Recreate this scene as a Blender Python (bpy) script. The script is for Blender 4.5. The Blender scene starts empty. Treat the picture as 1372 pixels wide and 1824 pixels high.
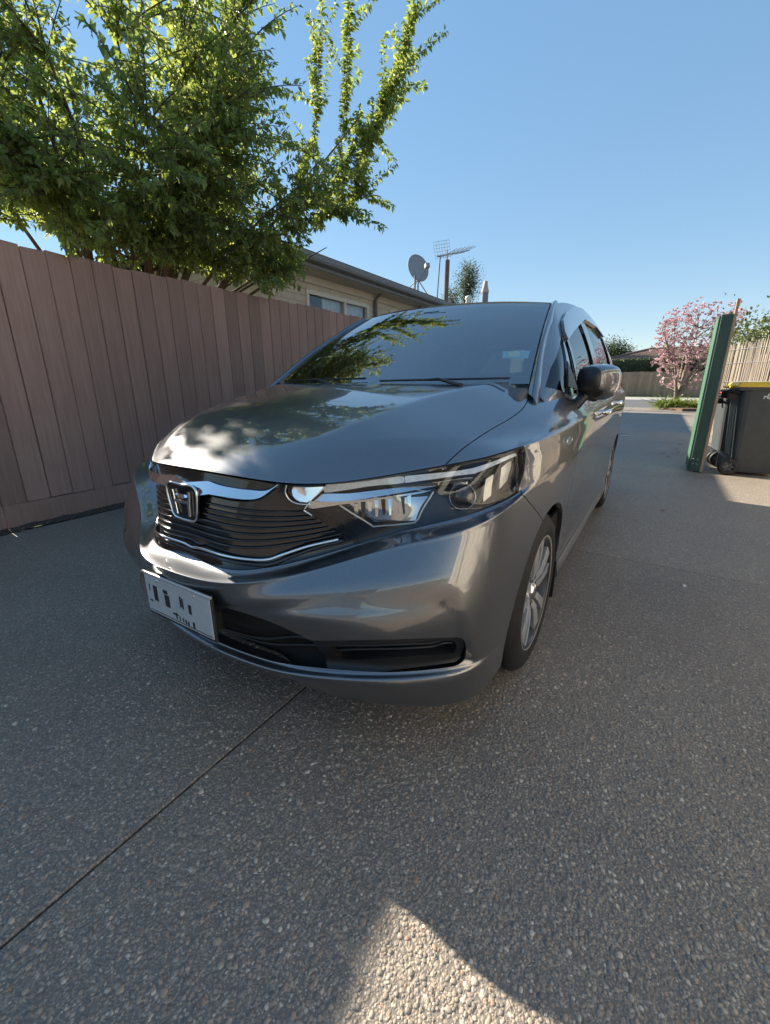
import bpy, bmesh, math, random
import numpy as np
from mathutils import Vector, Matrix
from mathutils.bvhtree import BVHTree
from mathutils.geometry import delaunay_2d_cdt

SC = bpy.context.scene
COL = SC.collection
R_ = math.radians

# ------------------------------------------------------------------ camera
# world frame = the parked car's frame: X across (positive towards the passenger side),
# Y backwards from the nose, Z up, ground at Z = 0
CAM_POS = np.array([1.10, -.57, 1.05])
YAW, PITCH, FPX = R_(32.1), R_(17.1), 755.0
PW, PH = 1372, 1824
cF = np.array([-math.sin(YAW) * math.cos(PITCH), math.cos(YAW) * math.cos(PITCH), -math.sin(PITCH)])
cR = np.array([math.cos(YAW), math.sin(YAW), 0.0])
cU = np.cross(cR, cF)
camd = bpy.data.cameras.new('camera')
camo = bpy.data.objects.new('camera', camd)
COL.objects.link(camo)
camd.sensor_fit = 'VERTICAL'
camd.sensor_height = 24.0
camd.lens = FPX / PH * 24.0
camd.clip_start, camd.clip_end = .02, 2000
camo.matrix_world = Matrix(((cR[0], cU[0], -cF[0], CAM_POS[0]), (cR[1], cU[1], -cF[1], CAM_POS[1]),
                            (cR[2], cU[2], -cF[2], CAM_POS[2]), (0, 0, 0, 1)))
SC.camera = camo

# ------------------------------------------------------------------ sky, sun, exposure
SUN_TO = Vector((-1.86, .155, 1.0)).normalized()
SUN_EL = math.asin(SUN_TO.z)
W = bpy.data.worlds.new('World')
SC.world = W
W.use_nodes = True
wn = W.node_tree
wn.nodes.clear()
sky = wn.nodes.new('ShaderNodeTexSky')
sky.sky_type = 'NISHITA'
sky.sun_disc = False
sky.sun_elevation = SUN_EL
sky.sun_rotation = math.atan2(SUN_TO.x, SUN_TO.y)
sky.altitude = 500
sky.air_density = 1.0
sky.dust_density = .0
sky.ozone_density = 3.0
bg = wn.nodes.new('ShaderNodeBackground')
bg.inputs['Strength'].default_value = .15
wo = wn.nodes.new('ShaderNodeOutputWorld')
# the phone's tone curve lifts the zenith and holds the horizon: same curve over the whole sky
gm = wn.nodes.new('ShaderNodeGamma')
gm.inputs[1].default_value = .42
hsn = wn.nodes.new('ShaderNodeHueSaturation')
hsn.inputs['Saturation'].default_value = 1.68
wn.links.new(sky.outputs[0], gm.inputs[0])
wn.links.new(gm.outputs[0], hsn.inputs['Color'])
wn.links.new(hsn.outputs[0], bg.inputs[0])
wn.links.new(bg.outputs[0], wo.inputs[0])
sl = bpy.data.lights.new('sun', 'SUN')
sl.energy = 4.5
sl.angle = R_(.53)
sl.color = (1, .91, .77)
so = bpy.data.objects.new('sun', sl)
COL.objects.link(so)
so.rotation_euler = SUN_TO.to_track_quat('Z', 'Y').to_euler()
so.location = (-12, 2, 9)
vs = SC.view_settings
vs.view_transform, vs.look, vs.exposure, vs.gamma = 'Standard', 'None', 1.6, 1
vs.use_curve_mapping = False
SC.render.engine = 'CYCLES'
SC.cycles.use_denoising = True
SC.cycles.max_bounces = 10
SC.cycles.transparent_max_bounces = 16
SC.cycles.sample_clamp_indirect = 6
SC.cycles.caustics_refractive = False

# ------------------------------------------------------------------ helpers
def ray(x, y):
    return cF + cR * ((x - PW / 2) / FPX) + cU * ((PH / 2 - y) / FPX)

def at(x, y, X=None, Y=None, Z=None):
    """photo pixel -> point on the plane X=, Y= or Z= of the place"""
    d = ray(x, y)
    t = (X - CAM_POS[0]) / d[0] if X is not None else (Y - CAM_POS[1]) / d[1] if Y is not None else (Z - CAM_POS[2]) / d[2]
    return CAM_POS + d * t

def link(o, parent=None):
    COL.objects.link(o)
    if parent is not None:
        o.parent = parent
    return o

def tag(o, label=None, cat=None, group=None, kind=None):
    if label: o['label'] = label
    if cat: o['category'] = cat
    if group: o['group'] = group
    if kind: o['kind'] = kind
    return o

def empty(name, loc=(0, 0, 0), rz=0):
    o = bpy.data.objects.new(name, None)
    COL.objects.link(o)
    o.location = loc
    o.rotation_euler = (0, 0, rz)
    o.empty_display_size = .1
    return o

def copy_tree(o, parent=None):
    c = o.copy()
    COL.objects.link(c)
    c.parent = parent
    for ch in list(o.children):
        copy_tree(ch, c)
    return c

class MB:
    """collects shapes, then builds ONE mesh object"""
    def __init__(s):
        s.v, s.f, s.sm = [], [], []
    def add(s, vs_, fs, smooth=False):
        n = len(s.v)
        s.v += [tuple(float(c) for c in p) for p in vs_]
        s.f += [tuple(i + n for i in f) for f in fs]
        s.sm += [smooth] * len(fs)
        return s
    def box(s, a, b, M=None, taper=None):
        (x0, y0, z0), (x1, y1, z1) = a, b
        vs_ = [(x0, y0, z0), (x1, y0, z0), (x1, y1, z0), (x0, y1, z0), (x0, y0, z1), (x1, y0, z1), (x1, y1, z1), (x0, y1, z1)]
        if taper:
            cx, cy = (x0 + x1) / 2, (y0 + y1) / 2
            vs_ = [p if k < 4 else (cx + (p[0] - cx) * taper, cy + (p[1] - cy) * taper, p[2]) for k, p in enumerate(vs_)]
        if M is not None:
            vs_ = [M @ Vector(p) for p in vs_]
        return s.add(vs_, [(3, 2, 1, 0), (4, 5, 6, 7), (0, 1, 5, 4), (1, 2, 6, 5), (2, 3, 7, 6), (3, 0, 4, 7)])
    def bar(s, p, q, w, h, up=(0, 0, 1)):
        p, q, up = Vector(p), Vector(q), Vector(up)
        d = (q - p).normalized()
        sx = d.cross(up)
        sx = sx.normalized() if sx.length > 1e-6 else Vector((1, 0, 0))
        uz = sx.cross(d).normalized()
        vs_ = []
        for c in (p, q):
            for a, b in ((-1, -1), (1, -1), (1, 1), (-1, 1)):
                vs_.append(c + sx * (a * w / 2) + uz * (b * h / 2))
        return s.add(vs_, [(0, 1, 2, 3), (7, 6, 5, 4), (1, 0, 4, 5), (2, 1, 5, 6), (3, 2, 6, 7), (0, 3, 7, 4)])
    def tube(s, pts, r, n=8, caps=True, smooth=True):
        pts = [Vector(p) for p in pts]
        rs = r if hasattr(r, '__len__') else [r] * len(pts)
        rings, prev = [], None
        for k, p in enumerate(pts):
            d = (pts[min(k + 1, len(pts) - 1)] - pts[max(k - 1, 0)])
            d = d.normalized() if d.length > 1e-9 else Vector((0, 0, 1))
            if prev is None:
                a = d.orthogonal().normalized()
            else:
                a = prev - d * prev.dot(d)
                a = a.normalized() if a.length > 1e-6 else d.orthogonal().normalized()
            prev = a
            b = d.cross(a)
            rings.append([p + (a * math.cos(t) + b * math.sin(t)) * rs[k] for t in [2 * math.pi * i / n for i in range(n)]])
        vs_ = [p for rg in rings for p in rg]
        fs = [(k * n + i, k * n + (i + 1) % n, (k + 1) * n + (i + 1) % n, (k + 1) * n + i) for k in range(len(pts) - 1) for i in range(n)]
        s.add(vs_, fs, smooth)
        if caps:
            s.add(rings[0], [tuple(range(n))[::-1]])
            s.add(rings[-1], [tuple(range(n))])
        return s
    def lathe(s, prof, n=32, axis='Z', c=(0, 0, 0), smooth=True, close=False):
        vs_, fs = [], []
        for (r, h) in prof:
            for i in range(n):
                t = 2 * math.pi * i / n
                x, y = r * math.cos(t), r * math.sin(t)
                p = (x, y, h) if axis == 'Z' else (h, x, y) if axis == 'X' else (y, h, x)
                vs_.append((p[0] + c[0], p[1] + c[1], p[2] + c[2]))
        m = len(prof)
        for k in range(m if close else m - 1):
            k2 = (k + 1) % m
            for i in range(n):
                fs.append((k * n + i, k * n + (i + 1) % n, k2 * n + (i + 1) % n, k2 * n + i))
        return s.add(vs_, fs, smooth)
    def prism(s, poly, d0, d1, axis='X'):
        """closed 2D polygon extruded between d0 and d1"""
        n = len(poly)
        def P(u, v, d):
            return (d, u, v) if axis == 'X' else (u, d, v) if axis == 'Y' else (u, v, d)
        vs_ = [P(u, v, d0) for u, v in poly] + [P(u, v, d1) for u, v in poly]
        fs = [tuple(range(n))[::-1], tuple(range(n, 2 * n))] + [(i, (i + 1) % n, n + (i + 1) % n, n + i) for i in range(n)]
        return s.add(vs_, fs)
    def build(s, name, mat, parent=None, bevel=0, seg=2):
        me = bpy.data.meshes.new(name)
        me.from_pydata(s.v, [], s.f)
        me.polygons.foreach_set('use_smooth', s.sm)
        me.materials.append(mat)
        bm = bmesh.new()
        bm.from_mesh(me)
        bmesh.ops.recalc_face_normals(bm, faces=bm.faces)
        if bevel:
            bmesh.ops.remove_doubles(bm, verts=bm.verts, dist=1e-5)
            eds = [e for e in bm.edges if len(e.link_faces) == 2 and e.calc_face_angle(0) > .5]
            bmesh.ops.bevel(bm, geom=eds, offset=bevel, segments=seg, profile=.5, affect='EDGES')
        bm.to_mesh(me)
        bm.free()
        return link(bpy.data.objects.new(name, me), parent)

# ------------------------------------------------------------------ materials
MATS = {}
def mat(name):
    m = bpy.data.materials.new(name)
    m.use_nodes = True
    nt = m.node_tree
    nt.nodes.clear()
    o = nt.nodes.new('ShaderNodeOutputMaterial')
    MATS[name] = m
    return m, nt, o

def nd(nt, t, **kw):
    n = nt.nodes.new(t)
    for k, v in kw.items():
        if k in n.inputs.keys():
            n.inputs[k].default_value = v
        else:
            setattr(n, k, v)
    return n

def ramp(nt, fac, stops):
    r = nt.nodes.new('ShaderNodeValToRGB')
    e = r.color_ramp.elements
    while len(e) < len(stops):
        e.new(.5)
    for k, (p, c) in enumerate(stops):
        e[k].position = p
        e[k].color = (*c, 1) if len(c) == 3 else c
    nt.links.new(fac, r.inputs[0])
    return r.outputs[0]

def simple(name, col, rough=.5, metal=0, noise=0, nscale=20, bump=0, coat=0, spec=.5, trans=0, bscale=None):
    m, nt, o = mat(name)
    p = nd(nt, 'ShaderNodeBsdfPrincipled', Roughness=rough, Metallic=metal)
    p.inputs['Base Color'].default_value = (*col, 1)
    p.inputs['Coat Weight'].default_value = coat
    p.inputs['Coat Roughness'].default_value = .03
    p.inputs['Specular IOR Level'].default_value = spec
    tc = nd(nt, 'ShaderNodeTexCoord')
    if noise:
        n = nd(nt, 'ShaderNodeTexNoise', Scale=nscale, Detail=5.0, Roughness=.6)
        nt.links.new(tc.outputs['Object'], n.inputs['Vector'])
        lo = [c * (1 - noise) for c in col]
        hi = [min(1, c * (1 + noise)) for c in col]
        nt.links.new(ramp(nt, n.outputs[0], [(.3, lo), (.7, hi)]), p.inputs['Base Color'])
    if bump:
        n2 = nd(nt, 'ShaderNodeTexNoise', Scale=bscale or nscale * 4, Detail=4.0)
        nt.links.new(tc.outputs['Object'], n2.inputs['Vector'])
        b = nd(nt, 'ShaderNodeBump', Strength=bump, Distance=.004)
        nt.links.new(n2.outputs[0], b.inputs['Height'])
        nt.links.new(b.outputs[0], p.inputs['Normal'])
    nt.links.new(p.outputs[0], o.inputs[0])
    return m

def glass(name, tint, f0=.045, rough=0.0):
    """thin pane: Schlick reflection over tinted see-through, alike from both sides"""
    m, nt, o = mat(name)
    g = nd(nt, 'ShaderNodeNewGeometry')
    d = nd(nt, 'ShaderNodeVectorMath', operation='DOT_PRODUCT')
    nt.links.new(g.outputs['Incoming'], d.inputs[0])
    nt.links.new(g.outputs['Normal'], d.inputs[1])
    def mth(op, a, b):
        n = nd(nt, 'ShaderNodeMath', operation=op)
        for k, x in enumerate((a, b)):
            if isinstance(x, (int, float)): n.inputs[k].default_value = x
            elif x is not None: nt.links.new(x, n.inputs[k])
        return n.outputs[0]
    c = mth('ABSOLUTE', d.outputs['Value'], None)
    f = mth('ADD', mth('MULTIPLY', mth('POWER', mth('SUBTRACT', 1.0, c), 5.0), 1 - f0), f0)
    gl = nd(nt, 'ShaderNodeBsdfGlossy', Roughness=rough)
    tr = nd(nt, 'ShaderNodeBsdfTransparent')
    tr.inputs[0].default_value = (*tint, 1)
    mx = nd(nt, 'ShaderNodeMixShader')
    nt.links.new(f, mx.inputs[0])
    nt.links.new(tr.outputs[0], mx.inputs[1])
    nt.links.new(gl.outputs[0], mx.inputs[2])
    nt.links.new(mx.outputs[0], o.inputs[0])
    return m
# ================================================================== SETTING
RND = random.Random(7)
NPR = np.random.RandomState(11)

def m_aggregate(name='exposed aggregate concrete', tone=1.0):
    """exposed-aggregate concrete: packed pebbles in cement"""
    m, nt, o = mat(name)
    p = nd(nt, 'ShaderNodeBsdfPrincipled', Roughness=.6)
    p.inputs['Specular IOR Level'].default_value = .5
    g = nd(nt, 'ShaderNodeNewGeometry')
    nz = nd(nt, 'ShaderNodeTexNoise', Scale=70.0, Detail=2.0)
    nt.links.new(g.outputs['Position'], nz.inputs['Vector'])
    va = nd(nt, 'ShaderNodeVectorMath', operation='MULTIPLY_ADD')
    va.inputs[1].default_value = (.006, .006, 0)
    nt.links.new(nz.outputs['Color'], va.inputs[0])
    nt.links.new(g.outputs['Position'], va.inputs[2])
    fl = nd(nt, 'ShaderNodeVectorMath', operation='MULTIPLY')
    fl.inputs[1].default_value = (1, 1, 0)
    nt.links.new(va.outputs[0], fl.inputs[0])
    cols, hts = [], []
    for sc in (118.0, 240.0):
        v = nd(nt, 'ShaderNodeTexVoronoi', Scale=sc, feature='F1')
        nt.links.new(fl.outputs[0], v.inputs['Vector'])
        sep = nd(nt, 'ShaderNodeSeparateColor')
        nt.links.new(v.outputs['Color'], sep.inputs[0])
        cols.append(ramp(nt, sep.outputs[0], [(0, (0.166, 0.154, 0.142)), (.22, (0.224, 0.205, 0.185)), (.45, (0.277, 0.245, 0.209)), (.62, (0.325, 0.272, 0.216)), (.76, (0.363, 0.324, 0.277)), (.86, (0.299, 0.210, 0.151)), (.92, (0.459, 0.409, 0.347)), (1, (0.565, 0.499, 0.420))]))
        mr = nd(nt, 'ShaderNodeMapRange')
        mr.inputs[1].default_value = .62; mr.inputs[2].default_value = .25
        nt.links.new(v.outputs['Distance'], mr.inputs[0])
        hts.append((mr.outputs[0], sep.outputs[1]))
    # a pebble shows where it is big enough, finer stones and cement between
    gt = nd(nt, 'ShaderNodeMath', operation='MULTIPLY')
    gt2 = nd(nt, 'ShaderNodeMath', operation='GREATER_THAN')
    gt2.inputs[1].default_value = .30
    nt.links.new(hts[0][1], gt2.inputs[0])
    nt.links.new(hts[0][0], gt.inputs[0]); nt.links.new(gt2.outputs[0], gt.inputs[1])
    mx = nd(nt, 'ShaderNodeMix', data_type='RGBA')
    nt.links.new(gt.outputs[0], mx.inputs[0])
    cem = nd(nt, 'ShaderNodeMix', data_type='RGBA')
    cem.inputs[6].default_value = (.16, .148, .13, 1)
    nt.links.new(hts[1][0], cem.inputs[0]); nt.links.new(cols[1], cem.inputs[7])
    nt.links.new(cem.outputs[2], mx.inputs[6]); nt.links.new(cols[0], mx.inputs[7])
    # broad stains and tyre-worn tone
    n2 = nd(nt, 'ShaderNodeTexNoise', Scale=.9, Detail=6.0, Roughness=.65)
    nt.links.new(g.outputs['Position'], n2.inputs['Vector'])
    st = nd(nt, 'ShaderNodeMix', data_type='RGBA', blend_type='MULTIPLY')
    st.inputs[0].default_value = 1.0
    nt.links.new(mx.outputs[2], st.inputs[6])
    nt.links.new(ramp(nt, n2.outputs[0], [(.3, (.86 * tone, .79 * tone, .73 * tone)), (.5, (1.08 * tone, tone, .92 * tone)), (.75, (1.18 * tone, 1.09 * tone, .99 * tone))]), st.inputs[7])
    nt.links.new(st.outputs[2], p.inputs['Base Color'])
    hs = nd(nt, 'ShaderNodeMath', operation='MULTIPLY_ADD')
    hs.inputs[1].default_value = .45
    nt.links.new(hts[1][0], hs.inputs[0]); nt.links.new(gt.outputs[0], hs.inputs[2])
    b = nd(nt, 'ShaderNodeBump', Strength=.6, Distance=.003)
    nt.links.new(hs.outputs[0], b.inputs['Height'])
    nt.links.new(b.outputs[0], p.inputs['Normal'])
    nt.links.new(p.outputs[0], o.inputs[0])
    return m
M_AGG = m_aggregate()
M_AGG2 = m_aggregate('aggregate with painted sky sheen', 1.12)  # far slabs: grazing sky brightness put into a paler tone

def m_pebble():
    m, nt, o = mat('river pebbles')
    p = nd(nt, 'ShaderNodeBsdfPrincipled', Roughness=.6)
    g = nd(nt, 'ShaderNodeNewGeometry')
    c = ramp(nt, g.outputs['Random Per Island'], [(0, (0.171, 0.159, 0.146)), (.2, (0.230, 0.210, 0.187)), (.45, (0.283, 0.251, 0.214)), (.65, (0.337, 0.286, 0.228)), (.8, (0.368, 0.329, 0.281)), (.875, (0.320, 0.210, 0.146)), (.91, (0.416, 0.371, 0.314)), (1, (0.586, 0.518, 0.437))])
    n = nd(nt, 'ShaderNodeTexNoise', Scale=300.0, Detail=3.0)
    nt.links.new(g.outputs['Position'], n.inputs['Vector'])
    mx = nd(nt, 'ShaderNodeMix', data_type='RGBA', blend_type='MULTIPLY')
    mx.inputs[0].default_value = 1
    nt.links.new(c, mx.inputs[6])
    nt.links.new(ramp(nt, n.outputs[0], [(.3, (.80, .75, .69)), (.7, (1.18, 1.11, 1.02))]), mx.inputs[7])
    nt.links.new(mx.outputs[2], p.inputs['Base Color'])
    nt.links.new(p.outputs[0], o.inputs[0])
    return m

# terrain sheet to the horizon
gr = MB()
gr.add([(-900, -900, -.05), (900, -900, -.05), (900, 1200, -.05), (-900, 1200, -.05)], [(0, 1, 2, 3)])
tag(gr.build('ground', simple('dry grass and soil', (.075, .085, .045), .95, noise=.4, nscale=3)), kind='structure')
# driveway bed with the slabs on it, saw-cut joints left open between them
bed = MB().box((-2.80, -15, -.049), (7, 21, -.012)).build('driveway', simple('joint filler', (.035, .033, .03), .95))
tag(bed, kind='structure')
xs, ys, g_ = [-2.72, .181, 3.6, 6.98], [-14.9, -4.2, 2.266, 8.6, 14.6, 20.9], .0032
for a, b_ in zip(xs, xs[1:]):
    for c, d in zip(ys, ys[1:]):
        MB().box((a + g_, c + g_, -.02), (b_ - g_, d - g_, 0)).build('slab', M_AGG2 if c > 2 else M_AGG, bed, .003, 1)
# shared lane beyond
lane = MB().box((-30, 21, -.045), (30, 36, -.006)).build('lane', simple('lane asphalt', (.10, .10, .102), .9, noise=.25, nscale=30, bump=.4))
tag(lane, kind='structure')
pv = MB().box((-12, 30, -.006), (30, 35.2, .004)).build('pavement', simple('pale concrete', (.36, .34, .31), .9, noise=.15, nscale=4))
tag(pv, kind='structure')
vg = MB().box((-14, 35.2, -.006), (30, 36.2, .03)).build('lawn', simple('lawn', (.05, .085, .02), .95, noise=.4, nscale=12))
tag(vg, kind='structure')

# pebbles standing proud of the cement close by (uncountable)
def pebbles():
    n = 42000
    x = NPR.uniform(-.75, 2.1, n); y = NPR.uniform(-.62, 1.6, n)
    dist = np.hypot(x - 1.0, y + .45)
    keep = (NPR.rand(n) < np.clip((2.1 - dist) / 1.2, 0, 1)) & ((np.abs(x - .181) > .012))
    # not under the car's middle
    keep &= ~((np.abs(x) < .68) & (y > .62))
    x, y = x[keep], y[keep]
    n = len(x)
    r = np.clip(NPR.lognormal(math.log(.0040), .28, n), .0024, .0085)
    el = NPR.uniform(.62, 1, n); th = NPR.uniform(0, math.pi, n); h = r * NPR.uniform(.24, .42, n)
    K = 7
    ang = np.linspace(0, 2 * math.pi, K, endpoint=False)
    jit = 1 + NPR.uniform(-.14, .14, (n, K))
    def ring(f, z):
        ux = r[:, None] * f * jit * np.cos(ang)[None]; uy = (r * el)[:, None] * f * jit * np.sin(ang)[None]
        X = x[:, None] + ux * np.cos(th)[:, None] - uy * np.sin(th)[:, None]
        Y = y[:, None] + ux * np.sin(th)[:, None] + uy * np.cos(th)[:, None]
        return np.stack([X, Y, np.broadcast_to(z[:, None], X.shape)], 2)
    V = np.concatenate([ring(1.0, -.0015 * np.ones(n)), ring(.92, h * .55), ring(.5, h), np.stack([x, y, h * 1.1], 1)[:, None]], 1)   # n, 3K+1, 3
    F = []
    for q in range(2):
        for k in range(K):
            a, b_ = q * K + k, q * K + (k + 1) % K
            F += [(a, b_, b_ + K), (a, b_ + K, a + K)]
    for k in range(K): F.append((2 * K + k, 2 * K + (k + 1) % K, 3 * K))
    F = np.array(F)
    m = 3 * K + 1
    FF = (F[None] + (np.arange(n) * m)[:, None, None]).reshape(-1, 3)
    me = bpy.data.meshes.new('pebbles')
    me.vertices.add(n * m); me.vertices.foreach_set('co', V.reshape(-1).astype(np.float32))
    me.loops.add(len(FF) * 3); me.loops.foreach_set('vertex_index', FF.reshape(-1).astype(np.int32))
    me.polygons.add(len(FF)); me.polygons.foreach_set('loop_start', np.arange(0, len(FF) * 3, 3, dtype=np.int32))
    me.polygons.foreach_set('use_smooth', [True] * len(FF))
    me.update(); me.validate()
    me.materials.append(m_pebble())
    o = link(bpy.data.objects.new('pebbles', me))
    tag(o, 'small river pebbles standing proud of the driveway cement', 'pebbles', kind='stuff')
pebbles()

# ------------------------------------------------------------------ timber fence along the driveway
def m_stain(name, c0, c1, c2, rough=.75):
    """painted timber: long grain, worn patches, differs from board to board"""
    m, nt, o = mat(name)
    p = nd(nt, 'ShaderNodeBsdfPrincipled', Roughness=rough)
    tc = nd(nt, 'ShaderNodeTexCoord')
    oi = nd(nt, 'ShaderNodeObjectInfo')
    off = nd(nt, 'ShaderNodeVectorMath', operation='MULTIPLY_ADD')
    off.inputs[1].default_value = (13, 7, 31)
    nt.links.new(oi.outputs['Random'], off.inputs[0]); nt.links.new(tc.outputs['Object'], off.inputs[2])
    mp = nd(nt, 'ShaderNodeMapping')
    mp.inputs['Scale'].default_value = (30, 30, 1.6)
    nt.links.new(off.outputs[0], mp.inputs[0])
    n = nd(nt, 'ShaderNodeTexNoise', Scale=1.6, Detail=8.0, Roughness=.62)
    nt.links.new(mp.outputs[0], n.inputs['Vector'])
    n2 = nd(nt, 'ShaderNodeTexNoise', Scale=2.2, Detail=6.0, Roughness=.7)
    nt.links.new(off.outputs[0], n2.inputs['Vector'])
    mx = nd(nt, 'ShaderNodeMix', data_type='RGBA')
    nt.links.new(ramp(nt, n.outputs[0], [(.30, c0), (.55, c1), (.8, c2)]), mx.inputs[6])
    mx.inputs[7].default_value = (*c2, 1)
    nt.links.new(ramp(nt, n2.outputs[0], [(.52, (0,) * 3), (.8, (.75,) * 3)]), mx.inputs[0])
    hv = nd(nt, 'ShaderNodeHueSaturation')
    mr = nd(nt, 'ShaderNodeMapRange')
    mr.inputs[3].default_value = .80; mr.inputs[4].default_value = 1.16
    nt.links.new(oi.outputs['Random'], mr.inputs[0])
    nt.links.new(mr.outputs[0], hv.inputs['Value']); nt.links.new(mx.outputs[2], hv.inputs['Color'])
    nt.links.new(hv.outputs[0], p.inputs['Base Color'])
    b = nd(nt, 'ShaderNodeBump', Strength=.35, Distance=.003)
    nt.links.new(n.outputs[0], b.inputs['Height']); nt.links.new(b.outputs[0], p.inputs['Normal'])
    nt.links.new(p.outputs[0], o.inputs[0])
    return m
M_FENCE = m_stain('brown fence stain', (.265, .155, .115), (.315, .188, .143), (.37, .232, .182))
FX = -2.80
fence = empty('paling_fence', (FX, 2, 0))
tag(fence, 'tall brown stained paling fence along the driveway', 'fence')
fvar = []
for k in range(6):
    b = MB()
    w = .1490
    zt = 1.95 + RND.uniform(-.010, .010)
    sl_ = RND.uniform(-.006, .006)
    b.add([(0, 0, .185), (0, w, .185), (-.022, w, .185), (-.022, 0, .185), (0, 0, zt - sl_), (0, w, zt + sl_), (-.022, w, zt + sl_), (-.022, 0, zt - sl_)],
          [(3, 2, 1, 0), (4, 5, 6, 7), (0, 1, 5, 4), (1, 2, 6, 5), (2, 3, 7, 6), (3, 0, 4, 7)])
    o = b.build('paling', M_FENCE, None, .005, 1)
    fvar.append(o.data)
    bpy.data.objects.remove(o)
o = MB().box((-.020, -.035, .095), (0, .035, 1.76)).build('batten', M_FENCE)  # unseen battens, added behind the paling gaps to block sun leaks
batten = o.data
bpy.data.objects.remove(o)
y = -2.6
while y < 9.6:
    o = bpy.data.objects.new('paling', RND.choice(fvar))
    link(o, fence)
    o.location = (RND.uniform(-.004, .004), y - 2, RND.uniform(-.006, .006))
    o.rotation_euler = (0, 0, RND.uniform(-.010, .010))
    b_ = bpy.data.objects.new('batten', batten)
    link(b_, fence)
    b_.location = (-.0235, y - 2 + .151, .16)
    y += .1525
for y0 in (-2.6, .45, 3.5, 6.55):
    MB().box((.001, y0 - 2 + .002, -.01), (-.022, y0 - 2 + 3.048, .1835)).build('kickboard', M_FENCE, fence, .002, 1)
MB().box((-.044, -4.6, .13), (-.0235, 7.6, .25)).build('rail', M_FENCE, fence)  # unseen rail, added to stop sun leaking above the kickboard
for z in (.45, 1.0, 1.6):
    MB().box((-.09, -4.6, z), (-.045, 7.6, z + .09)).build('rail', M_FENCE, fence)
for y0 in (-2.4, -.2, 2.0, 4.2, 6.4, 8.6):
    MB().box((-.19, y0 - 2, -.05), (-.095, y0 - 1.9, 1.85)).build('post', M_FENCE, fence)
# soil and leaf litter at the foot of the fence
dm = MB()
n = 120
vs_ = []
for k in range(n + 1):
    yy = -2.6 + 12 * k / n
    vs_ += [(FX, yy, .022 + RND.uniform(-.006, .008)), (FX + .06 + RND.uniform(-.02, .035), yy, .003)]
dm.add(vs_, [(2 * k, 2 * k + 2, 2 * k + 3, 2 * k + 1) for k in range(n)], True)
tag(dm.build('soil_strip', simple('soil', (.055, .045, .035), .95, noise=.5, nscale=40, bump=.8)), 'strip of dark soil at the foot of the brown fence', 'soil', kind='stuff')
lf = MB()
for k in range(900):
    x, yy = FX + .01 + abs(RND.gauss(0, .05)), RND.uniform(-1, 6)
    t, s = RND.uniform(0, 6.3), RND.uniform(.006, .018)
    c, s2 = math.cos(t) * s, math.sin(t) * s
    z = .006 + max(0, .02 * (1 - (x - FX) / .06)) + RND.uniform(0, .008)
    lf.add([(x - c, yy - s2, z), (x + s2 * .4, yy - c * .4, z + RND.uniform(0, .008)), (x + c, yy + s2, z + .004), (x - s2 * .4, yy + c * .4, z)], [(0, 1, 2, 3)])
tag(lf.build('leaf_litter', simple('dead leaves', (.16, .12, .07), .9, noise=.5, nscale=30)), 'dry leaf litter gathered along the foot of the brown fence', 'leaves', kind='stuff')

# ------------------------------------------------------------------ neighbour's house behind the fence
def m_brick(name, a, b, c, sc=1.0, axis='YZ'):
    m, nt, o = mat(name)
    p = nd(nt, 'ShaderNodeBsdfPrincipled', Roughness=.85)
    g = nd(nt, 'ShaderNodeNewGeometry')
    sx = nd(nt, 'ShaderNodeSeparateXYZ'); cx = nd(nt, 'ShaderNodeCombineXYZ')
    nt.links.new(g.outputs['Position'], sx.inputs[0])
    ad = nd(nt, 'ShaderNodeMath', operation='ADD')
    nt.links.new(sx.outputs[0], ad.inputs[0]); nt.links.new(sx.outputs[1], ad.inputs[1])
    nt.links.new(ad.outputs[0], cx.inputs[0]); nt.links.new(sx.outputs[2], cx.inputs[1])
    br = nd(nt, 'ShaderNodeTexBrick', Scale=sc)
    br.inputs['Color1'].default_value = (*a, 1); br.inputs['Color2'].default_value = (*b, 1); br.inputs['Mortar'].default_value = (*c, 1)
    br.inputs['Brick Width'].default_value = .30; br.inputs['Row Height'].default_value = .10; br.inputs['Mortar Size'].default_value = .010
    nt.links.new(cx.outputs[0], br.inputs['Vector'])
    nt.links.new(br.outputs[0], p.inputs['Base Color'])
    bp = nd(nt, 'ShaderNodeBump', Strength=.5, Distance=.006, invert=True)
    nt.links.new(br.outputs['Fac'], bp.inputs['Height']); nt.links.new(bp.outputs[0], p.inputs['Normal'])
    nt.links.new(p.outputs[0], o.inputs[0])
    return m
M_CREAM = m_brick('cream stone blocks', (.56, .50, .40), (.50, .44, .35), (.42, .37, .30))
M_FASCIA = simple('grey fascia paint', (.16, .165, .175), .55, noise=.1, nscale=8)
M_SOFFIT = simple('cream soffit', (.52, .49, .43), .7, noise=.06, nscale=6)
M_FRAME = simple('cream window frame', (.62, .58, .50), .5, noise=.06)
M_CURTAIN = simple('white net curtain', (.72, .74, .76), .8, noise=.1, nscale=20)
M_PANE = glass('window pane', (.85, .88, .9), .06)
M_ROOFT = simple('grey roof sheet', (.13, .13, .135), .6, noise=.2, nscale=10)
HX, HY0, HY1, HZ = -4.10, 4.25, 17.0, 2.86
house = empty('neighbour_house', (HX, HY0, 0))
tag(house, 'cream stone house with grey gutter seen over the brown fence', 'house')
def hb(a, b_):   # world box -> house-local
    return (a[0] - HX, a[1] - HY0, a[2]), (b_[0] - HX, b_[1] - HY0, b_[2])
WINS = [(5.27, 7.08, 1.35, 2.50), (7.90, 9.0, 1.75, 2.53), (11.2, 12.6, 1.4, 2.5)]
b = MB()
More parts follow.
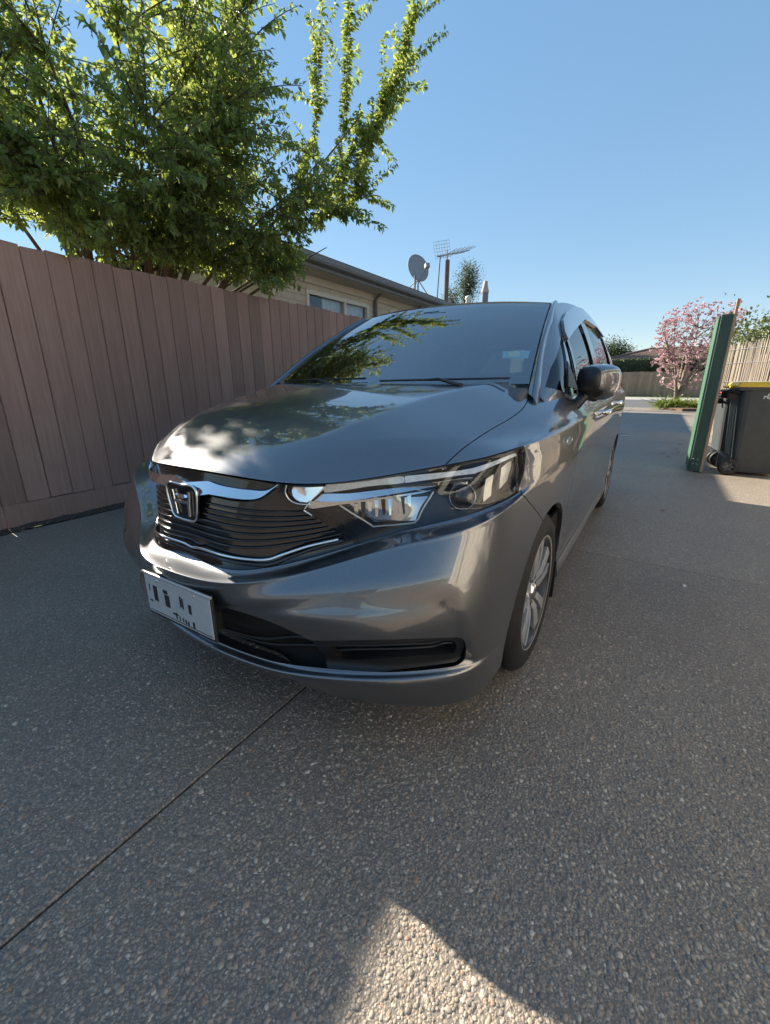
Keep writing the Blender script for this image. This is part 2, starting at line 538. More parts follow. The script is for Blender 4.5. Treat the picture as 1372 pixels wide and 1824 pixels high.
def wall_with_holes(b, y0, y1, z0, z1, holes, x0, x1):
    yy = sorted(set([y0, y1] + [h[0] for h in holes] + [h[1] for h in holes]))
    for a, c in zip(yy, yy[1:]):
        hs = [h for h in holes if h[0] <= a and h[1] >= c]
        zs = [(z0, z1)] if not hs else [(z0, hs[0][2]), (hs[0][3], z1)]
        for q, r in zs:
            b.box(*hb((x0, a, q), (x1, c, r)))
wall_with_holes(b, HY0, HY1, 0, HZ, WINS, HX - .22, HX)
b.box(*hb((-11, HY0, 0), (HX - .22, HY0 + .22, HZ)))
b.box(*hb((-11, HY1 - .22, 0), (HX - .22, HY1, HZ)))
b.box(*hb((-11, HY0 + .22, 0), (-10.78, HY1 - .22, HZ)))
b.build('wall', M_CREAM, house)
for (y0, y1, z0, z1) in WINS:
    wn_ = MB()
    t = .06
    for q in ((y0 - .01, y0 + t, z0, z1), (y1 - t, y1 + .01, z0, z1), (y0 + t, y1 - t, z0, z0 + t), (y0 + t, y1 - t, z1 - t, z1 + .01)):
        wn_.box(*hb((HX - .06, q[0], q[2]), (HX + .025, q[1], q[3])))
    ym = (y0 * .42 + y1 * .58)
    wn_.box(*hb((HX - .055, ym - .035, z0 + t), (HX + .02, ym + .035, z1 - t)))
    wf = wn_.build('window', M_FRAME, house, .004, 1)
    for q, r in ((y0 + t, ym - .035), (ym + .035, y1 - t)):
        MB().box(*hb((HX - .032, q, z0 + t), (HX - .028, r, z1 - t))).build('pane', M_PANE, wf)
    cu = MB()
    nn = 60
    vs_ = []
    for k in range(nn + 1):
        yk = y0 + .55 * 0 + (y1 - y0) * (.30 + .70 * k / nn)
        xk = HX - .12 + .018 * math.sin(k * 1.1)
        vs_ += [(xk - HX, yk - HY0, z0 + .03), (xk - HX, yk - HY0, z1 - .02)]
    cu.add(vs_, [(2 * k, 2 * k + 2, 2 * k + 3, 2 * k + 1) for k in range(nn)], True)
    cu.build('curtain', M_CURTAIN, wf)
    MB().box(*hb((HX - .9, y0 - .2, z0 - .2), (HX - .88, y1 + .2, z1 + .2))).build('room_back', simple('tan pane reflection', (.42, .33, .24), .8) if 'tan pane reflection' not in MATS else MATS['tan pane reflection'], wf)  # room back coloured tan to paint in the pane's reflection
    MB().box(*hb((HX - .0, y0 - .05, z0 - .06), (HX + .06, y1 + .05, z0 - .012))).build('sill', M_FRAME, wf)
MB().box(*hb((HX, HY0 - .5, 2.72), (-3.66, HY1 + .5, 2.74))).build('soffit', M_SOFFIT, house)
MB().box(*hb((HX + .003, 5.0, 2.60), (HX + .03, HY1, 2.715))).build('frieze', M_SOFFIT, house)
MB().box(*hb((-3.665, HY0 - .5, 2.70), (-3.645, HY1 + .5, 2.86))).build('fascia', M_FASCIA, house)
gu = MB()
prof = [(-3.645, 2.86), (-3.645, 2.755), (-3.60, 2.745), (-3.545, 2.765), (-3.53, 2.80), (-3.53, 2.858), (-3.522, 2.866), (-3.536, 2.868), (-3.542, 2.80), (-3.56, 2.775), (-3.63, 2.765), (-3.638, 2.86)]
gu.prism([(x - HX, z) for x, z in prof], HY0 - .5 - HY0, HY1 + .5 - HY0, 'Y')
gu.build('gutter', M_FASCIA, house)
rf = MB()
rf.add([(-3.58 - HX, -.6, 2.875), (-3.58 - HX, HY1 - HY0 + .6, 2.875), (-7.5 - HX, HY1 - HY0 - 3.0, 3.72), (-7.5 - HX, 3.0, 3.72), (-11.4 - HX, -.6, 2.875), (-11.4 - HX, HY1 - HY0 + .6, 2.875)],
       [(0, 1, 2, 3), (5, 4, 3, 2), (1, 5, 2), (4, 0, 3)])
rf.build('roof', M_ROOFT, house)
for yy in (7.29, 9.02):
    MB().tube([(HX + .05 - HX, yy - HY0, .1), (HX + .05 - HX, yy - HY0, 2.62), (HX + .18 - HX, yy - HY0, 2.74)], .035, 10).build('downpipe', M_FASCIA, house)

# satellite dish on its tripod at the roof edge
M_DISH = simple('grey dish', (.27, .275, .28), .6, noise=.08)
M_GALV = simple('galvanised steel', (.33, .335, .34), .45, .6, noise=.15)
dish = empty('satellite_dish', (-4.2, 9.36, 2.98))
tag(dish, 'round grey satellite dish on struts at the edge of the grey roof', 'satellite dish')
look = Vector((.80, -.55, .35)).normalized()
q = look.to_track_quat('Z', 'Y').to_matrix().to_4x4()
q.translation = Vector((0, 0, .63))
b = MB()
b.lathe([(.002, -.055), (.10, -.050), (.20, -.03), (.29, 0), (.292, -.008), (.20, -.042), (.10, -.062), (.002, -.067)], 40)
b.v = [tuple(q @ Vector((v[0] * .92, v[1] * 1.12, v[2]))) for v in b.v]
b.build('reflector', M_DISH, dish)
MB().tube([(0, 0, 0), (0, 0, .40), tuple(q @ Vector((0, 0, -.07)))], .022, 8).build('mast', M_GALV, dish)
for p1 in ((.10, -.55, -.02), (.05, .65, .0), (-.5, 0, .1)):
    MB().tube([(0, 0, .38), p1], .012, 6).build('strut', M_GALV, dish)
MB().tube([tuple(q @ Vector((0, -.30, 0))), tuple(q @ Vector((0, -.20, .36)))], .012, 6).build('feed_arm', M_GALV, dish)
MB().box((-.05, -.05, -.04), (.05, .05, .06), q @ Matrix.Translation((0, -.19, .37))).build('receiver', M_DISH, dish, .01)
MB().tube([(.25, -.62, -.05), (.25, -.62, .33)], .022, 8).build('vent_stub', M_FASCIA, dish)

# TV aerial on a thick post
aer = empty('tv_aerial', (-5.0, 12.70, 3.2))
tag(aer, 'rusty brown post carrying a yagi television aerial above the grey roof', 'aerial')
MB().tube([(0, 0, 0), (0, 0, 1.36)], .075, 12).build('post', simple('brown post', (.14, .11, .10), .8, noise=.3, nscale=9), aer)
MB().tube([(0, 0, 1.3), (.0, -.05, 1.62)], .022, 8).build('mast', M_GALV, aer)
t0, t1 = Vector(at(779, 457, X=-5)) - Vector((-5, 12.7, 3.2)), Vector(at(836, 446, X=-5)) - Vector((-5, 12.7, 3.2))
MB().tube([tuple(t0), tuple(t1)], .02, 6).build('boom', M_GALV, aer)
for k in range(11):
    c = t0.lerp(t1, .30 + .7 * k / 10)
    MB().tube([c + Vector((-.20, -.06, -.06)), c + Vector((.20, .06, .10 + .04 * (k % 2)))], .009, 5).build('element', M_GALV, aer)
# mesh reflector at its tail
c = t0.lerp(t1, .16)
b = MB()
ex, ez = Vector((.30, .42, .12)), Vector((-.05, -.02, .30))
for k in range(7):
    f = k / 6 - .5
    b.tube([c + ex * f - ez * .2, c + ex * f + ez * 1.25], .006, 4)
for k in range(6):
    f = -.2 + k * .29
    b.tube([c - ex * .5 + ez * f, c + ex * .5 + ez * f], .006, 4)
b.build('reflector_grid', M_GALV, aer)
thin = empty('roof_mast', (-5.0, 12.03, 3.0))
tag(thin, 'thin green steel mast standing beside the brown aerial post', 'mast')
MB().tube([(0, 0, 0), (.03, .10, 1.56)], .02, 8).build('tube', simple('green mast', (.10, .14, .12), .6), thin)
MB().box((-.06, -.06, -.03), (.06, .06, .02)).build('foot', M_GALV, thin)

# flue and small vent on the roof behind
flue = empty('roof_flue', (-6.0, 18.85, 3.0))
tag(flue, 'grey metal chimney flue with pale cone cap rising behind the roof', 'flue')
MB().tube([(0, 0, -3), (0, 0, 1.72)], .15, 14).build('pipe', M_FASCIA, flue)
MB().lathe([(.16, 1.70), (.17, 1.75), (.10, 2.0), (.085, 2.15), (.001, 2.17)], 14).build('cap', simple('pale cap', (.45, .33, .27), .6), flue)
vent = empty('roof_vent', (-6.0, 17.03, 3.0))
tag(vent, 'small white roof vent beside the grey flue', 'vent')
MB().tube([(0, 0, -2), (0, 0, 1.02)], .07, 10).build('pipe', M_FRAME, vent)
MB().lathe([(.001, 1.34), (.12, 1.30), (.15, 1.2), (.10, 1.16), (.12, 1.06), (.07, 1.0)], 12).build('cowl', M_FRAME, vent)
# ------------------------------------------------------------------ trees and plants
def m_leaf(name, c0, c1, t0, t1, tw=.45, rough=.45):
    """thin leaf: lit from the front and glowing when lit from behind"""
    m, nt, o = mat(name)
    g = nd(nt, 'ShaderNodeNewGeometry')
    p = nd(nt, 'ShaderNodeBsdfPrincipled', Roughness=rough)
    nt.links.new(ramp(nt, g.outputs['Random Per Island'], [(0, c0), (1, c1)]), p.inputs['Base Color'])
    tr = nd(nt, 'ShaderNodeBsdfTranslucent')
    nt.links.new(ramp(nt, g.outputs['Random Per Island'], [(0, t0), (1, t1)]), tr.inputs[0])
    mx = nd(nt, 'ShaderNodeMixShader')
    mx.inputs[0].default_value = tw
    nt.links.new(p.outputs[0], mx.inputs[1]); nt.links.new(tr.outputs[0], mx.inputs[2])
    nt.links.new(mx.outputs[0], o.inputs[0])
    return m
M_BARK = simple('bark', (.085, .065, .05), .9, noise=.4, nscale=14, bump=.7)
M_LEAF = m_leaf('plum leaf', (.065, .105, .038), (.155, .190, .075), (.26, .36, .06), (.55, .60, .13), .52)

def leaf_mesh(name, pos, dirs, ups, length, width, m, parent, fold=.25, curl=.18):
    """pos, dirs, ups: (n,3); every leaf is six vertices in two folded halves"""
    n = len(pos)
    D = dirs / np.linalg.norm(dirs, axis=1, keepdims=True)
    S_ = np.cross(D, ups); S_ /= np.maximum(np.linalg.norm(S_, axis=1, keepdims=True), 1e-6)
    U_ = np.cross(S_, D)
    L, Wd = length[:, None], width[:, None]
    V = np.zeros((n, 6, 3))
    V[:, 0] = pos
    V[:, 1] = pos + D * L * .42 + S_ * Wd * .5 + U_ * Wd * fold
    V[:, 2] = pos + D * L * .45 - U_ * L * .02
    V[:, 3] = pos + D * L * .42 - S_ * Wd * .5 + U_ * Wd * fold
    V[:, 4] = pos + D * L * .80 - U_ * L * curl * .6 + S_ * Wd * .22
    V[:, 5] = pos + D * L - U_ * L * curl
    F = np.array([(0, 1, 2), (0, 2, 3), (1, 4, 2), (2, 4, 5), (2, 5, 3)])
    FF = (F[None] + (np.arange(n) * 6)[:, None, None]).reshape(-1, 3)
    me = bpy.data.meshes.new(name)
    me.vertices.add(n * 6); me.vertices.foreach_set('co', V.reshape(-1).astype(np.float32))
    me.loops.add(len(FF) * 3); me.loops.foreach_set('vertex_index', FF.reshape(-1).astype(np.int32))
    me.polygons.add(len(FF)); me.polygons.foreach_set('loop_start', np.arange(0, len(FF) * 3, 3, dtype=np.int32))
    me.update(); me.validate()
    me.materials.append(m)
    return link(bpy.data.objects.new(name, me), parent)

def bez(a, b, c, n):
    a, b, c = np.array(a, float), np.array(b, float), np.array(c, float)
    t = np.linspace(0, 1, n)[:, None]
    return a * (1 - t) ** 2 + b * 2 * t * (1 - t) + c * t * t

def plum_tree():
    rs = np.random.RandomState(5)
    base = np.array([-3.95, 2.05, 0.0])
    T = empty('plum_tree', tuple(base))
    tag(T, 'large leafy green tree leaning over the brown fence', 'tree')
    wood = MB()
    # crown outline as the photograph shows it (for where shoots may reach), on its own real depth
    outline = np.array([(-900, -1500), (-900, 470), (0, 400), (60, 405), (100, 440), (150, 470), (300, 480), (420, 505), (455, 528), (520, 528), (548, 505), (545, 470), (552, 440), (560, 408), (600, 388), (640, 352), (658, 325), (652, 285), (668, 250), (640, 235), (622, 262), (600, 250), (575, 200), (520, 200), (515, 165), (548, 165), (572, 110), (560, 90), (520, 128), (500, 118), (500, 70), (545, 30), (545, -50), (540, -1500)], float)
    fork = base + [0, .05, .9]
    wood.tube([base, base + [.02, .02, .5], fork], [.13, .105, .10], 10)
    limbs = []
    for k in range(15):
        a = rs.uniform(0, 2 * math.pi)
        tgt = np.array([-3.7 + 1.5 * math.cos(a) * rs.uniform(.4, 1), 2.7 + 1.7 * math.sin(a) * rs.uniform(.3, 1), rs.uniform(3.3, 4.7)])
        mid = fork * .5 + tgt * .5 + rs.normal(0, .18, 3) + [0, 0, -.1]
        P = bez(fork, mid, tgt, 12)
        wood.tube(P, list(np.linspace(.040, .007, 12)), 7)
        limbs.append(P)
    for tgt in ((-2.5, 4.2, 3.3), (-2.3, 3.2, 2.9), (-2.6, 4.0, 2.6), (-3.2, 4.4, 2.7), (-2.0, 3.9, 3.7), (-2.6, 2.6, 3.4), (-2.5, 1.8, 2.9), (-3.0, .9, 2.9), (-3.4, 3.6, 2.4), (-2.7, 3.4, 2.3), (-3.0, 1.3, 2.5), (-4.4, 1.0, 2.6), (-3.4, .75, 2.9)):
        tgt = np.array(tgt)
        P = bez(fork + rs.normal(0, .05, 3), (fork + tgt) / 2 + [0, 0, .35] + rs.normal(0, .1, 3), tgt, 12)
        wood.tube(P, list(np.linspace(.030, .005, 12)), 6)
        limbs.append(P)
    pos, dr, ups = [], [], []
    def shoot(P, dens=.017):
        L = np.linalg.norm(np.diff(P, axis=0), axis=1)
        s = np.concatenate([[0], np.cumsum(L)])
        n = int(s[-1] / dens)
        for q in range(n):
            t = s[-1] * (q + rs.rand()) / n
            k = min(np.searchsorted(s, t), len(P) - 1)
            f = (t - s[k - 1]) / max(L[k - 1], 1e-6) if k else 0
            p = P[max(k - 1, 0)] * (1 - f) + P[k] * f
            d = P[k] - P[max(k - 1, 0)]
            d = d / max(np.linalg.norm(d), 1e-6)
            v = rs.normal(0, 1, 3); v -= d * (v @ d); v /= np.linalg.norm(v)
            pos.append(p + v * .004); dr.append(v * .9 + d * .55 + [0, 0, -.40]); ups.append([0, 0, 1] + rs.normal(0, .45, 3))
    cnt = 0
    tries = 0
    while cnt < 760 and tries < 16000:
        tries += 1
        P = limbs[rs.randint(len(limbs))]
        k = rs.randint(3, 12)
        a = P[k]
        out = a - np.array([-3.7, 2.7, 3.2])
        d = rs.normal(0, 1, 3) * [1, 1, .55] + out / max(np.linalg.norm(out), .3) * .8 + [.15, 0, .28]
        d /= np.linalg.norm(d)
        ln = rs.uniform(.35, .95)
        e = a + d * ln + [0, 0, -.10 * ln]
        if e[2] < 1.85 or e[0] > -1.75 or e[1] < .28 + .25 * rs.rand() or e[2] > 4.5 + .35 * (e[1] - 2.0): continue
        q = project(np.array([e, a * .35 + e * .65, a]))
        if not inpoly(q, outline).all(): continue
        Q = bez(a, (a + e) / 2 + [0, 0, .12 * ln], e, 6)
        wood.tube(Q, list(np.linspace(.007, .0025, 6)), 4, caps=False)
        shoot(Q)
        for s in range(2):
            b0 = Q[rs.randint(1, 4)]
            d2 = d + rs.normal(0, .6, 3)
            e2 = b0 + d2 / np.linalg.norm(d2) * rs.uniform(.15, .4)
            if not inpoly(project(e2[None]), outline).all(): continue
            Q2 = bez(b0, (b0 + e2) / 2 + [0, 0, .03], e2, 4)
            wood.tube(Q2, [.004, .0035, .003, .002], 4, caps=False)
            shoot(Q2)
        cnt += 1
    # long whippy shoots standing out against the sky and over the driveway
    for a, e, X in (((612, 395), (745, 4), -1.9), ((632, 300), (728, 78), -1.9), ((600, 330), (622, 8), -2.3), ((640, 310), (690, 150), -2.0), ((560, 250), (566, 72), -2.6), ((590, 330), (655, 225), -2.2), ((600, 380), (650, 330), -2.2), ((560, 400), (598, 372), -2.4)):
        A_, E_ = at(*a, X=X - .4), at(*e, X=X)
        root = limbs[15][-1] if a[1] > 290 else limbs[16][-1]
        Q0 = bez(root, (root + A_) / 2 + [0, 0, .1], A_, 6)
        wood.tube(Q0, list(np.linspace(.006, .005, 6)), 4, caps=False); shoot(Q0, .006)
        Q = bez(A_, (A_ + E_) / 2 + [.16, -.10, .02], E_, 14)
        wood.tube(Q, list(np.linspace(.006, .002, 14)), 4, caps=False)
        shoot(Q, .0046)
        for k in range(2, 13):
            e2 = Q[k] + (E_ - A_) / np.linalg.norm(E_ - A_) * rs.uniform(.12, .36) + rs.normal(0, .15, 3)
            Q2 = bez(Q[k], (Q[k] + e2) / 2, e2, 3)
            shoot(Q2, .0075)
    n = len(pos)
    ln = rs.uniform(.044, .080, n)
    wd = ln * rs.uniform(.42, .58, n)
    wood.v = [(v[0] - base[0], v[1] - base[1], v[2]) for v in wood.v]
    wood.build('trunk', M_BARK, T)
    leaf_mesh('crown', np.array(pos) - base, np.array(dr), np.array(ups), ln, wd, M_LEAF, T)
    return n
def project(P):
    d = P - CAM_POS
    z = np.maximum(d @ cF, 1e-3)
    return np.stack([PW / 2 + FPX * (d @ cR) / z, PH / 2 - FPX * (d @ cU) / z], -1)
def inpoly(P, poly):
    x, y = P[:, 0], P[:, 1]
    c = np.zeros(len(P), bool)
    m = len(poly)
    for k in range(m):
        x1, y1 = poly[k]; x2, y2 = poly[(k + 1) % m]
        if y1 == y2: continue
        c ^= ((y1 > y) != (y2 > y)) & (x < (x2 - x1) * (y - y1) / (y2 - y1) + x1)
    return c
print('plum leaves', plum_tree())

def clump_tree(name, label, base, height, rx, rz, zc_, m, n_cl, per, leaf, trunk_r=.12, seed=1, stems=1, group=None, cat='tree', lean=0):
    """tree of leaf clumps spread through an uneven crown, on a branching trunk"""
    rs = np.random.RandomState(seed)
    base = np.array(base, float)
    T = empty(name, tuple(base))
    tag(T, label, cat, group)
    wood = MB()
    pos, dr = [], []
    cen = np.array([lean, 0, zc_])
    ends = []
    for k in range(n_cl):
        v = rs.normal(0, 1, 3); v /= np.linalg.norm(v)
        f = rs.rand() ** .45
        ends.append(cen + v * [rx, rx, rz] * f * rs.uniform(.75, 1.1))
    tops = []
    for s in range(stems):
        a = 2 * math.pi * s / max(1, stems)
        sp = .0 if stems == 1 else .35 * rx
        e = np.array([math.cos(a) * sp + lean * .6, math.sin(a) * sp, zc_ * .9])
        P = bez((math.cos(a) * .05, math.sin(a) * .05, 0), (e[0] * .4, e[1] * .4, zc_ * .45), e, 8)
        wood.tube(P, list(np.linspace(trunk_r, trunk_r * .3, 8)), 7)
        tops.append(P)
    for e in ends:
        P = tops[rs.randint(len(tops))]
        a = P[rs.randint(3, 8)]
        Q = bez(a, (a + e) / 2 + [0, 0, -.05 * height * .2], e, 5)
        wood.tube(Q, list(np.linspace(trunk_r * .3, trunk_r * .06, 5)), 4, caps=False)
        r = leaf * rs.uniform(2.2, 4.2)
        for q in range(per):
            v = rs.normal(0, 1, 3)
            pos.append(e + v * r * [1, 1, .75]); dr.append(v + [0, 0, -.2])
    wood.build('trunk', M_BARK, T)
    n = len(pos)
    ln = leaf * rs.uniform(.7, 1.3, n)
    leaf_mesh('crown', np.array(pos), np.array(dr), rs.normal(0, .6, (n, 3)) + [0, 0, 1], ln, ln * .6, m, T)
    return T
M_GUM = m_leaf('gum leaf', (.05, .075, .045), (.10, .12, .075), (.08, .12, .03), (.14, .18, .05), .25)
M_DARKLEAF = m_leaf('dark leaf', (.025, .045, .018), (.06, .08, .03), (.05, .08, .01), (.10, .14, .02), .25)
M_OLIVE = m_leaf('olive leaf', (.09, .11, .03), (.17, .17, .05), (.14, .18, .03), (.2, .22, .05), .3)
M_PINK = m_leaf('magnolia petal', (.40, .20, .23), (.70, .50, .52), (.5, .25, .28), (.7, .45, .46), .35, .5)
p_ = at(833, 505, Y=48)
clump_tree('gum_tree', 'tall slim gum tree far behind the roof vent', (p_[0], 48, 0), 13, .75, 2.1, p_[2] + .1, M_GUM, 70, 60, .15, .16, 3)
p_ = at(806, 530, Y=52)
clump_tree('gum_tree', 'low grey-green gum tree far behind the aerial post', (p_[0], 52, 0), 11, .6, 1.4, p_[2] - .3, M_GUM, 34, 50, .15, .14, 4)
p_ = at(1093, 625, Y=56)
clump_tree('round_tree', 'dark rounded tree behind the tiled roof across the lane', (p_[0], 56, 0), 7, 1.7, 1.3, p_[2] - .4, M_DARKLEAF, 120, 70, .15, .25, 5)
p_ = at(1352, 600, Y=20)
clump_tree('shrub_tree', 'olive green bushy tree behind the brushwood fence', (p_[0] + .3, 20, 0), 4, 1.5, 1.0, p_[2] - .35, M_OLIVE, 70, 60, .12, .1, 6)

# magnolia in blossom on its bed
def magnolia():
    rs = np.random.RandomState(21)
    b0 = at(1205, 712, Y=24.0)
    base = np.array([b0[0], 24.0, 0.0])
    T = empty('magnolia_tree', tuple(base))
    tag(T, 'magnolia covered in pink blossom on a garden bed by the lane', 'tree')
    wood = MB()
    pos, dr = [], []
    px = np.array([(1160, 650), (1168, 600), (1182, 560), (1200, 548), (1222, 545), (1250, 540), (1285, 545), (1318, 545), (1325, 570), (1305, 605), (1290, 625), (1268, 650), (1250, 690), (1232, 698), (1212, 692), (1190, 690), (1175, 678), (1162, 668)], float)
    tips = []
    while len(tips) < 240:
        q = (rs.uniform(1158, 1326), rs.uniform(538, 698))
        if not inpoly(np.array([q]), px)[0]: continue
        if q[1] > 650 and rs.rand() < .55: continue
        tips.append(at(*q, Y=24 + rs.normal(0, .7)) - base)
    stems = []
    for k in range(6):
        e = at(1178 + 22 * k, 600 + rs.uniform(-20, 30), Y=24 + rs.uniform(-.5, .5)) - base
        P = bez((rs.normal(0, .06), rs.normal(0, .06), .05), (e[0] * .25, e[1] * .5, e[2] * .45), e, 9)
        wood.tube(P, list(np.linspace(.085, .016, 9)), 7)
        stems.append(P)
    allp = np.concatenate([P[2:] for P in stems])
    for e in tips:
        dist = np.linalg.norm(allp - e, axis=1) + 2.0 * np.maximum(0, allp[:, 2] - e[2] + .1)
        a = allp[np.argsort(dist)[rs.randint(0, 3)]]
        Q = bez(a, (a + e) / 2 + [0, 0, -.12], e, 5)
        wood.tube(Q, list(np.linspace(.018, .006, 5)), 4, caps=False)
        for f in range(rs.randint(2, 5)):
            c = e + rs.normal(0, .11, 3)
            for q in range(7):
                v = rs.normal(0, 1, 3) * [1, 1, .5] + [0, 0, .55]
                pos.append(c); dr.append(v)
    wood.build('trunk', simple('pale bark', (.26, .21, .16), .85, noise=.3, nscale=10), T)
    n = len(pos)
    ln = rs.uniform(.08, .14, n)
    leaf_mesh('crown', np.array(pos), np.array(dr), rs.normal(0, 1, (n, 3)), ln, ln * .55, M_PINK, T)
magnolia()
bedo = MB()
pts = [at(x, y, Z=0)[:2] for x, y in ((1172, 722), (1185, 730), (1215, 733), (1262, 733), (1300, 722), (1240, 717), (1200, 716))]
bedo.prism([tuple(q) for q in pts], -.01, .10, 'Z')
tag(bedo.build('garden_bed', simple('bark mulch', (.12, .075, .05), .95, noise=.4, nscale=20, bump=.6)), 'raised garden bed of bark mulch under the magnolia', 'garden bed')
M_STRAP = m_leaf('strap leaf', (.14, .20, .04), (.26, .30, .07), (.2, .28, .04), (.3, .36, .06), .3)
def strap_clump(px, lab, n, h, seed):
    rs = np.random.RandomState(seed)
    p = at(*px, Z=.05)
    T = empty('lily_clump', (p[0], p[1], .05))
    tag(T, lab, 'plant')
    d = rs.normal(0, 1, (n, 3)) * [.8, .8, .3] + [0, 0, .9]
    leaf_mesh('foliage', rs.normal(0, .16, (n, 3)) * [1, 1, 0], d, rs.normal(0, .2, (n, 3)) + [0, 0, 1], h * rs.uniform(.6, 1.2, n), np.full(n, .05), M_STRAP, T, curl=.5)
    MB().lathe([(.22, 0), (.15, .06), (.001, .08)], 10).build('root_clump', M_BARK, T)
strap_clump((1186, 727), 'yellow green strap leaf clump at the lane corner of the magnolia bed', 170, .62, 1)
strap_clump((1208, 727), 'yellow green strap leaf clump under the magnolia trunk', 170, .55, 2)
strap_clump((1232, 728), 'yellow green strap leaf clump beside the green screen', 150, .5, 3)

# far side of the lane: fence, hedge, tiled house
M_FARF = m_stain('weathered fence', (.22, .15, .10), (.30, .21, .145), (.38, .28, .20))
ff = empty('boundary_fence', (0, 36.3, 0))
tag(ff, 'low brown paling fence under the clipped hedge across the lane', 'fence')
fb = MB().box((0, 0, .05), (.195, .03, 1.72)).build('paling', M_FARF, ff)
fb.location = (-9, 0, 0)
for k in range(1, 100):
    o = fb.copy(); COL.objects.link(o); o.parent = ff
    o.location = (-9 + .2 * k, RND.uniform(-.01, .01), RND.uniform(-.015, .015))
MB().box((-9, .04, .4), (11, .09, .5)).build('rail', M_FARF, ff)
def hedge():
    rs = np.random.RandomState(3)
    T = empty('clipped_hedge', (0, 37.6, 0))
    tag(T, 'long clipped dark green hedge standing behind the far fence', 'hedge')
    MB().box((-9, -.55, 0), (9, .55, 2.55)).build('core', M_DARKLEAF, T)
    n = 9000
    f = rs.randint(0, 2, n)
    x = rs.uniform(-9.1, 9.1, n); z = np.where(f == 0, rs.uniform(1.4, 2.62, n), 2.55 + rs.uniform(0, .08, n)); y = np.where(f == 0, -.58 - rs.rand(n) * .06, rs.uniform(-.6, .6, n))
    leaf_mesh('foliage', np.stack([x, y, z], 1), rs.normal(0, 1, (n, 3)), rs.normal(0, 1, (n, 3)), rs.uniform(.08, .16, n), rs.uniform(.05, .09, n), M_DARKLEAF, T)
hedge()
M_TILE = simple('terracotta tile', (.20, .125, .095), .8, noise=.25, nscale=14)
fh = empty('tiled_house', (0, 46, 0))
tag(fh, 'low house with brown concrete tile roof behind the hedge', 'house')
MB().box((-3.2, 0, 0), (14, 8, 2.85)).build('wall', M_CREAM, fh)
rt = MB()
# tile courses as real steps on the roof plane facing the lane
for k in range(12):
    y0, y1 = -.6 + k * .36, -.6 + (k + 1) * .36
    z0, z1 = 2.9 + k * .092, 2.9 + (k + 1) * .092
    xl0, xl1 = -4.0 + k * .30, -4.0 + (k + 1) * .30
    rt.add([(xl0, y0, z0 + .03), (15, y0, z0 + .03), (15, y1, z1), (xl1, y1, z1), (xl0, y0, z0), (15, y0, z0)], [(0, 1, 2, 3), (4, 5, 1, 0)])
    for q in range(int((15 - xl0) / .30)):
        xx = xl0 + q * .30 + (.15 if k % 2 else 0)
        rt.bar((xx, y0 + .0, z0 + .04), (xx, y1, z1 + .012), .05, .03)
rt.build('roof', M_TILE, fh)
MB().tube([(-4.0, -.6, 2.97), (-.4, 3.72, 4.06), (15, 3.75, 4.06)], .10, 8).build('ridge', M_TILE, fh)
MB().box((-4.0, -.72, 2.80), (15, -.6, 2.92)).build('gutter', M_FRAME, fh)
# ================================================================== THE CAR
# ---- surfaces: dense grids P[i, j] with outward normals, on which panels are cut out
def cspline(t, P, tn):
    """natural cubic spline through P at t, evaluated at tn"""
    t, P, tn = np.asarray(t, float), np.asarray(P, float), np.asarray(tn, float)
    n = len(t)
    h = np.diff(t)
    A = np.eye(n)
    B = np.zeros_like(P)
    for k in range(1, n - 1):
        A[k, k - 1], A[k, k], A[k, k + 1] = h[k - 1], 2 * (h[k - 1] + h[k]), h[k]
        B[k] = 6 * ((P[k + 1] - P[k]) / h[k] - (P[k] - P[k - 1]) / h[k - 1])
    M = np.linalg.solve(A, B)
    k = np.clip(np.searchsorted(t, tn, side='right') - 1, 0, n - 2)
    sh = (-1,) + (1,) * (P.ndim - 1)
    a, b, hh = (t[k + 1] - tn).reshape(sh), (tn - t[k]).reshape(sh), h[k].reshape(sh)
    return M[k] * a ** 3 / (6 * hh) + M[k + 1] * b ** 3 / (6 * hh) + (P[k] / hh - M[k] * hh / 6) * a + (P[k + 1] / hh - M[k + 1] * hh / 6) * b

def cspl1(xs, ys):
    xs, ys = np.asarray(xs, float), np.asarray(ys, float)
    def f(x):
        x = np.asarray(x, float)
        xc = np.clip(x, xs[0], xs[-1]).ravel()
        return cspline(xs, ys, xc).reshape(x.shape)
    return f

def catrom(P, m, alpha=.5):
    """centripetal Catmull-Rom along axis 0 of P[(rows), (cols), 3], m samples per interval"""
    P = np.asarray(P, float)
    n = len(P)
    out = []
    for k in range(n - 1):
        p1, p2 = P[k], P[k + 1]
        p0 = P[k - 1] if k else 2 * p1 - p2
        p3 = P[k + 2] if k + 2 < n else 2 * p2 - p1
        L = lambda a, b: np.maximum(np.linalg.norm(b - a, axis=-1, keepdims=True), 1e-6) ** alpha
        t1 = L(p0, p1); t2 = t1 + L(p1, p2); t3 = t2 + L(p2, p3)
        for q in range(m + (k == n - 2)):
            t = t1 + (t2 - t1) * (q / m)
            A1 = (t1 - t) / t1 * p0 + t / t1 * p1
            A2 = (t2 - t) / (t2 - t1) * p1 + (t - t1) / (t2 - t1) * p2
            A3 = (t3 - t) / (t3 - t2) * p2 + (t - t2) / (t3 - t2) * p3
            B1 = (t2 - t) / t2 * A1 + t / t2 * A2
            B2 = (t3 - t) / (t3 - t1) * A2 + (t - t1) / (t3 - t1) * A3
            out.append((t2 - t) / (t2 - t1) * B1 + (t - t1) / (t2 - t1) * B2)
    return np.array(out)

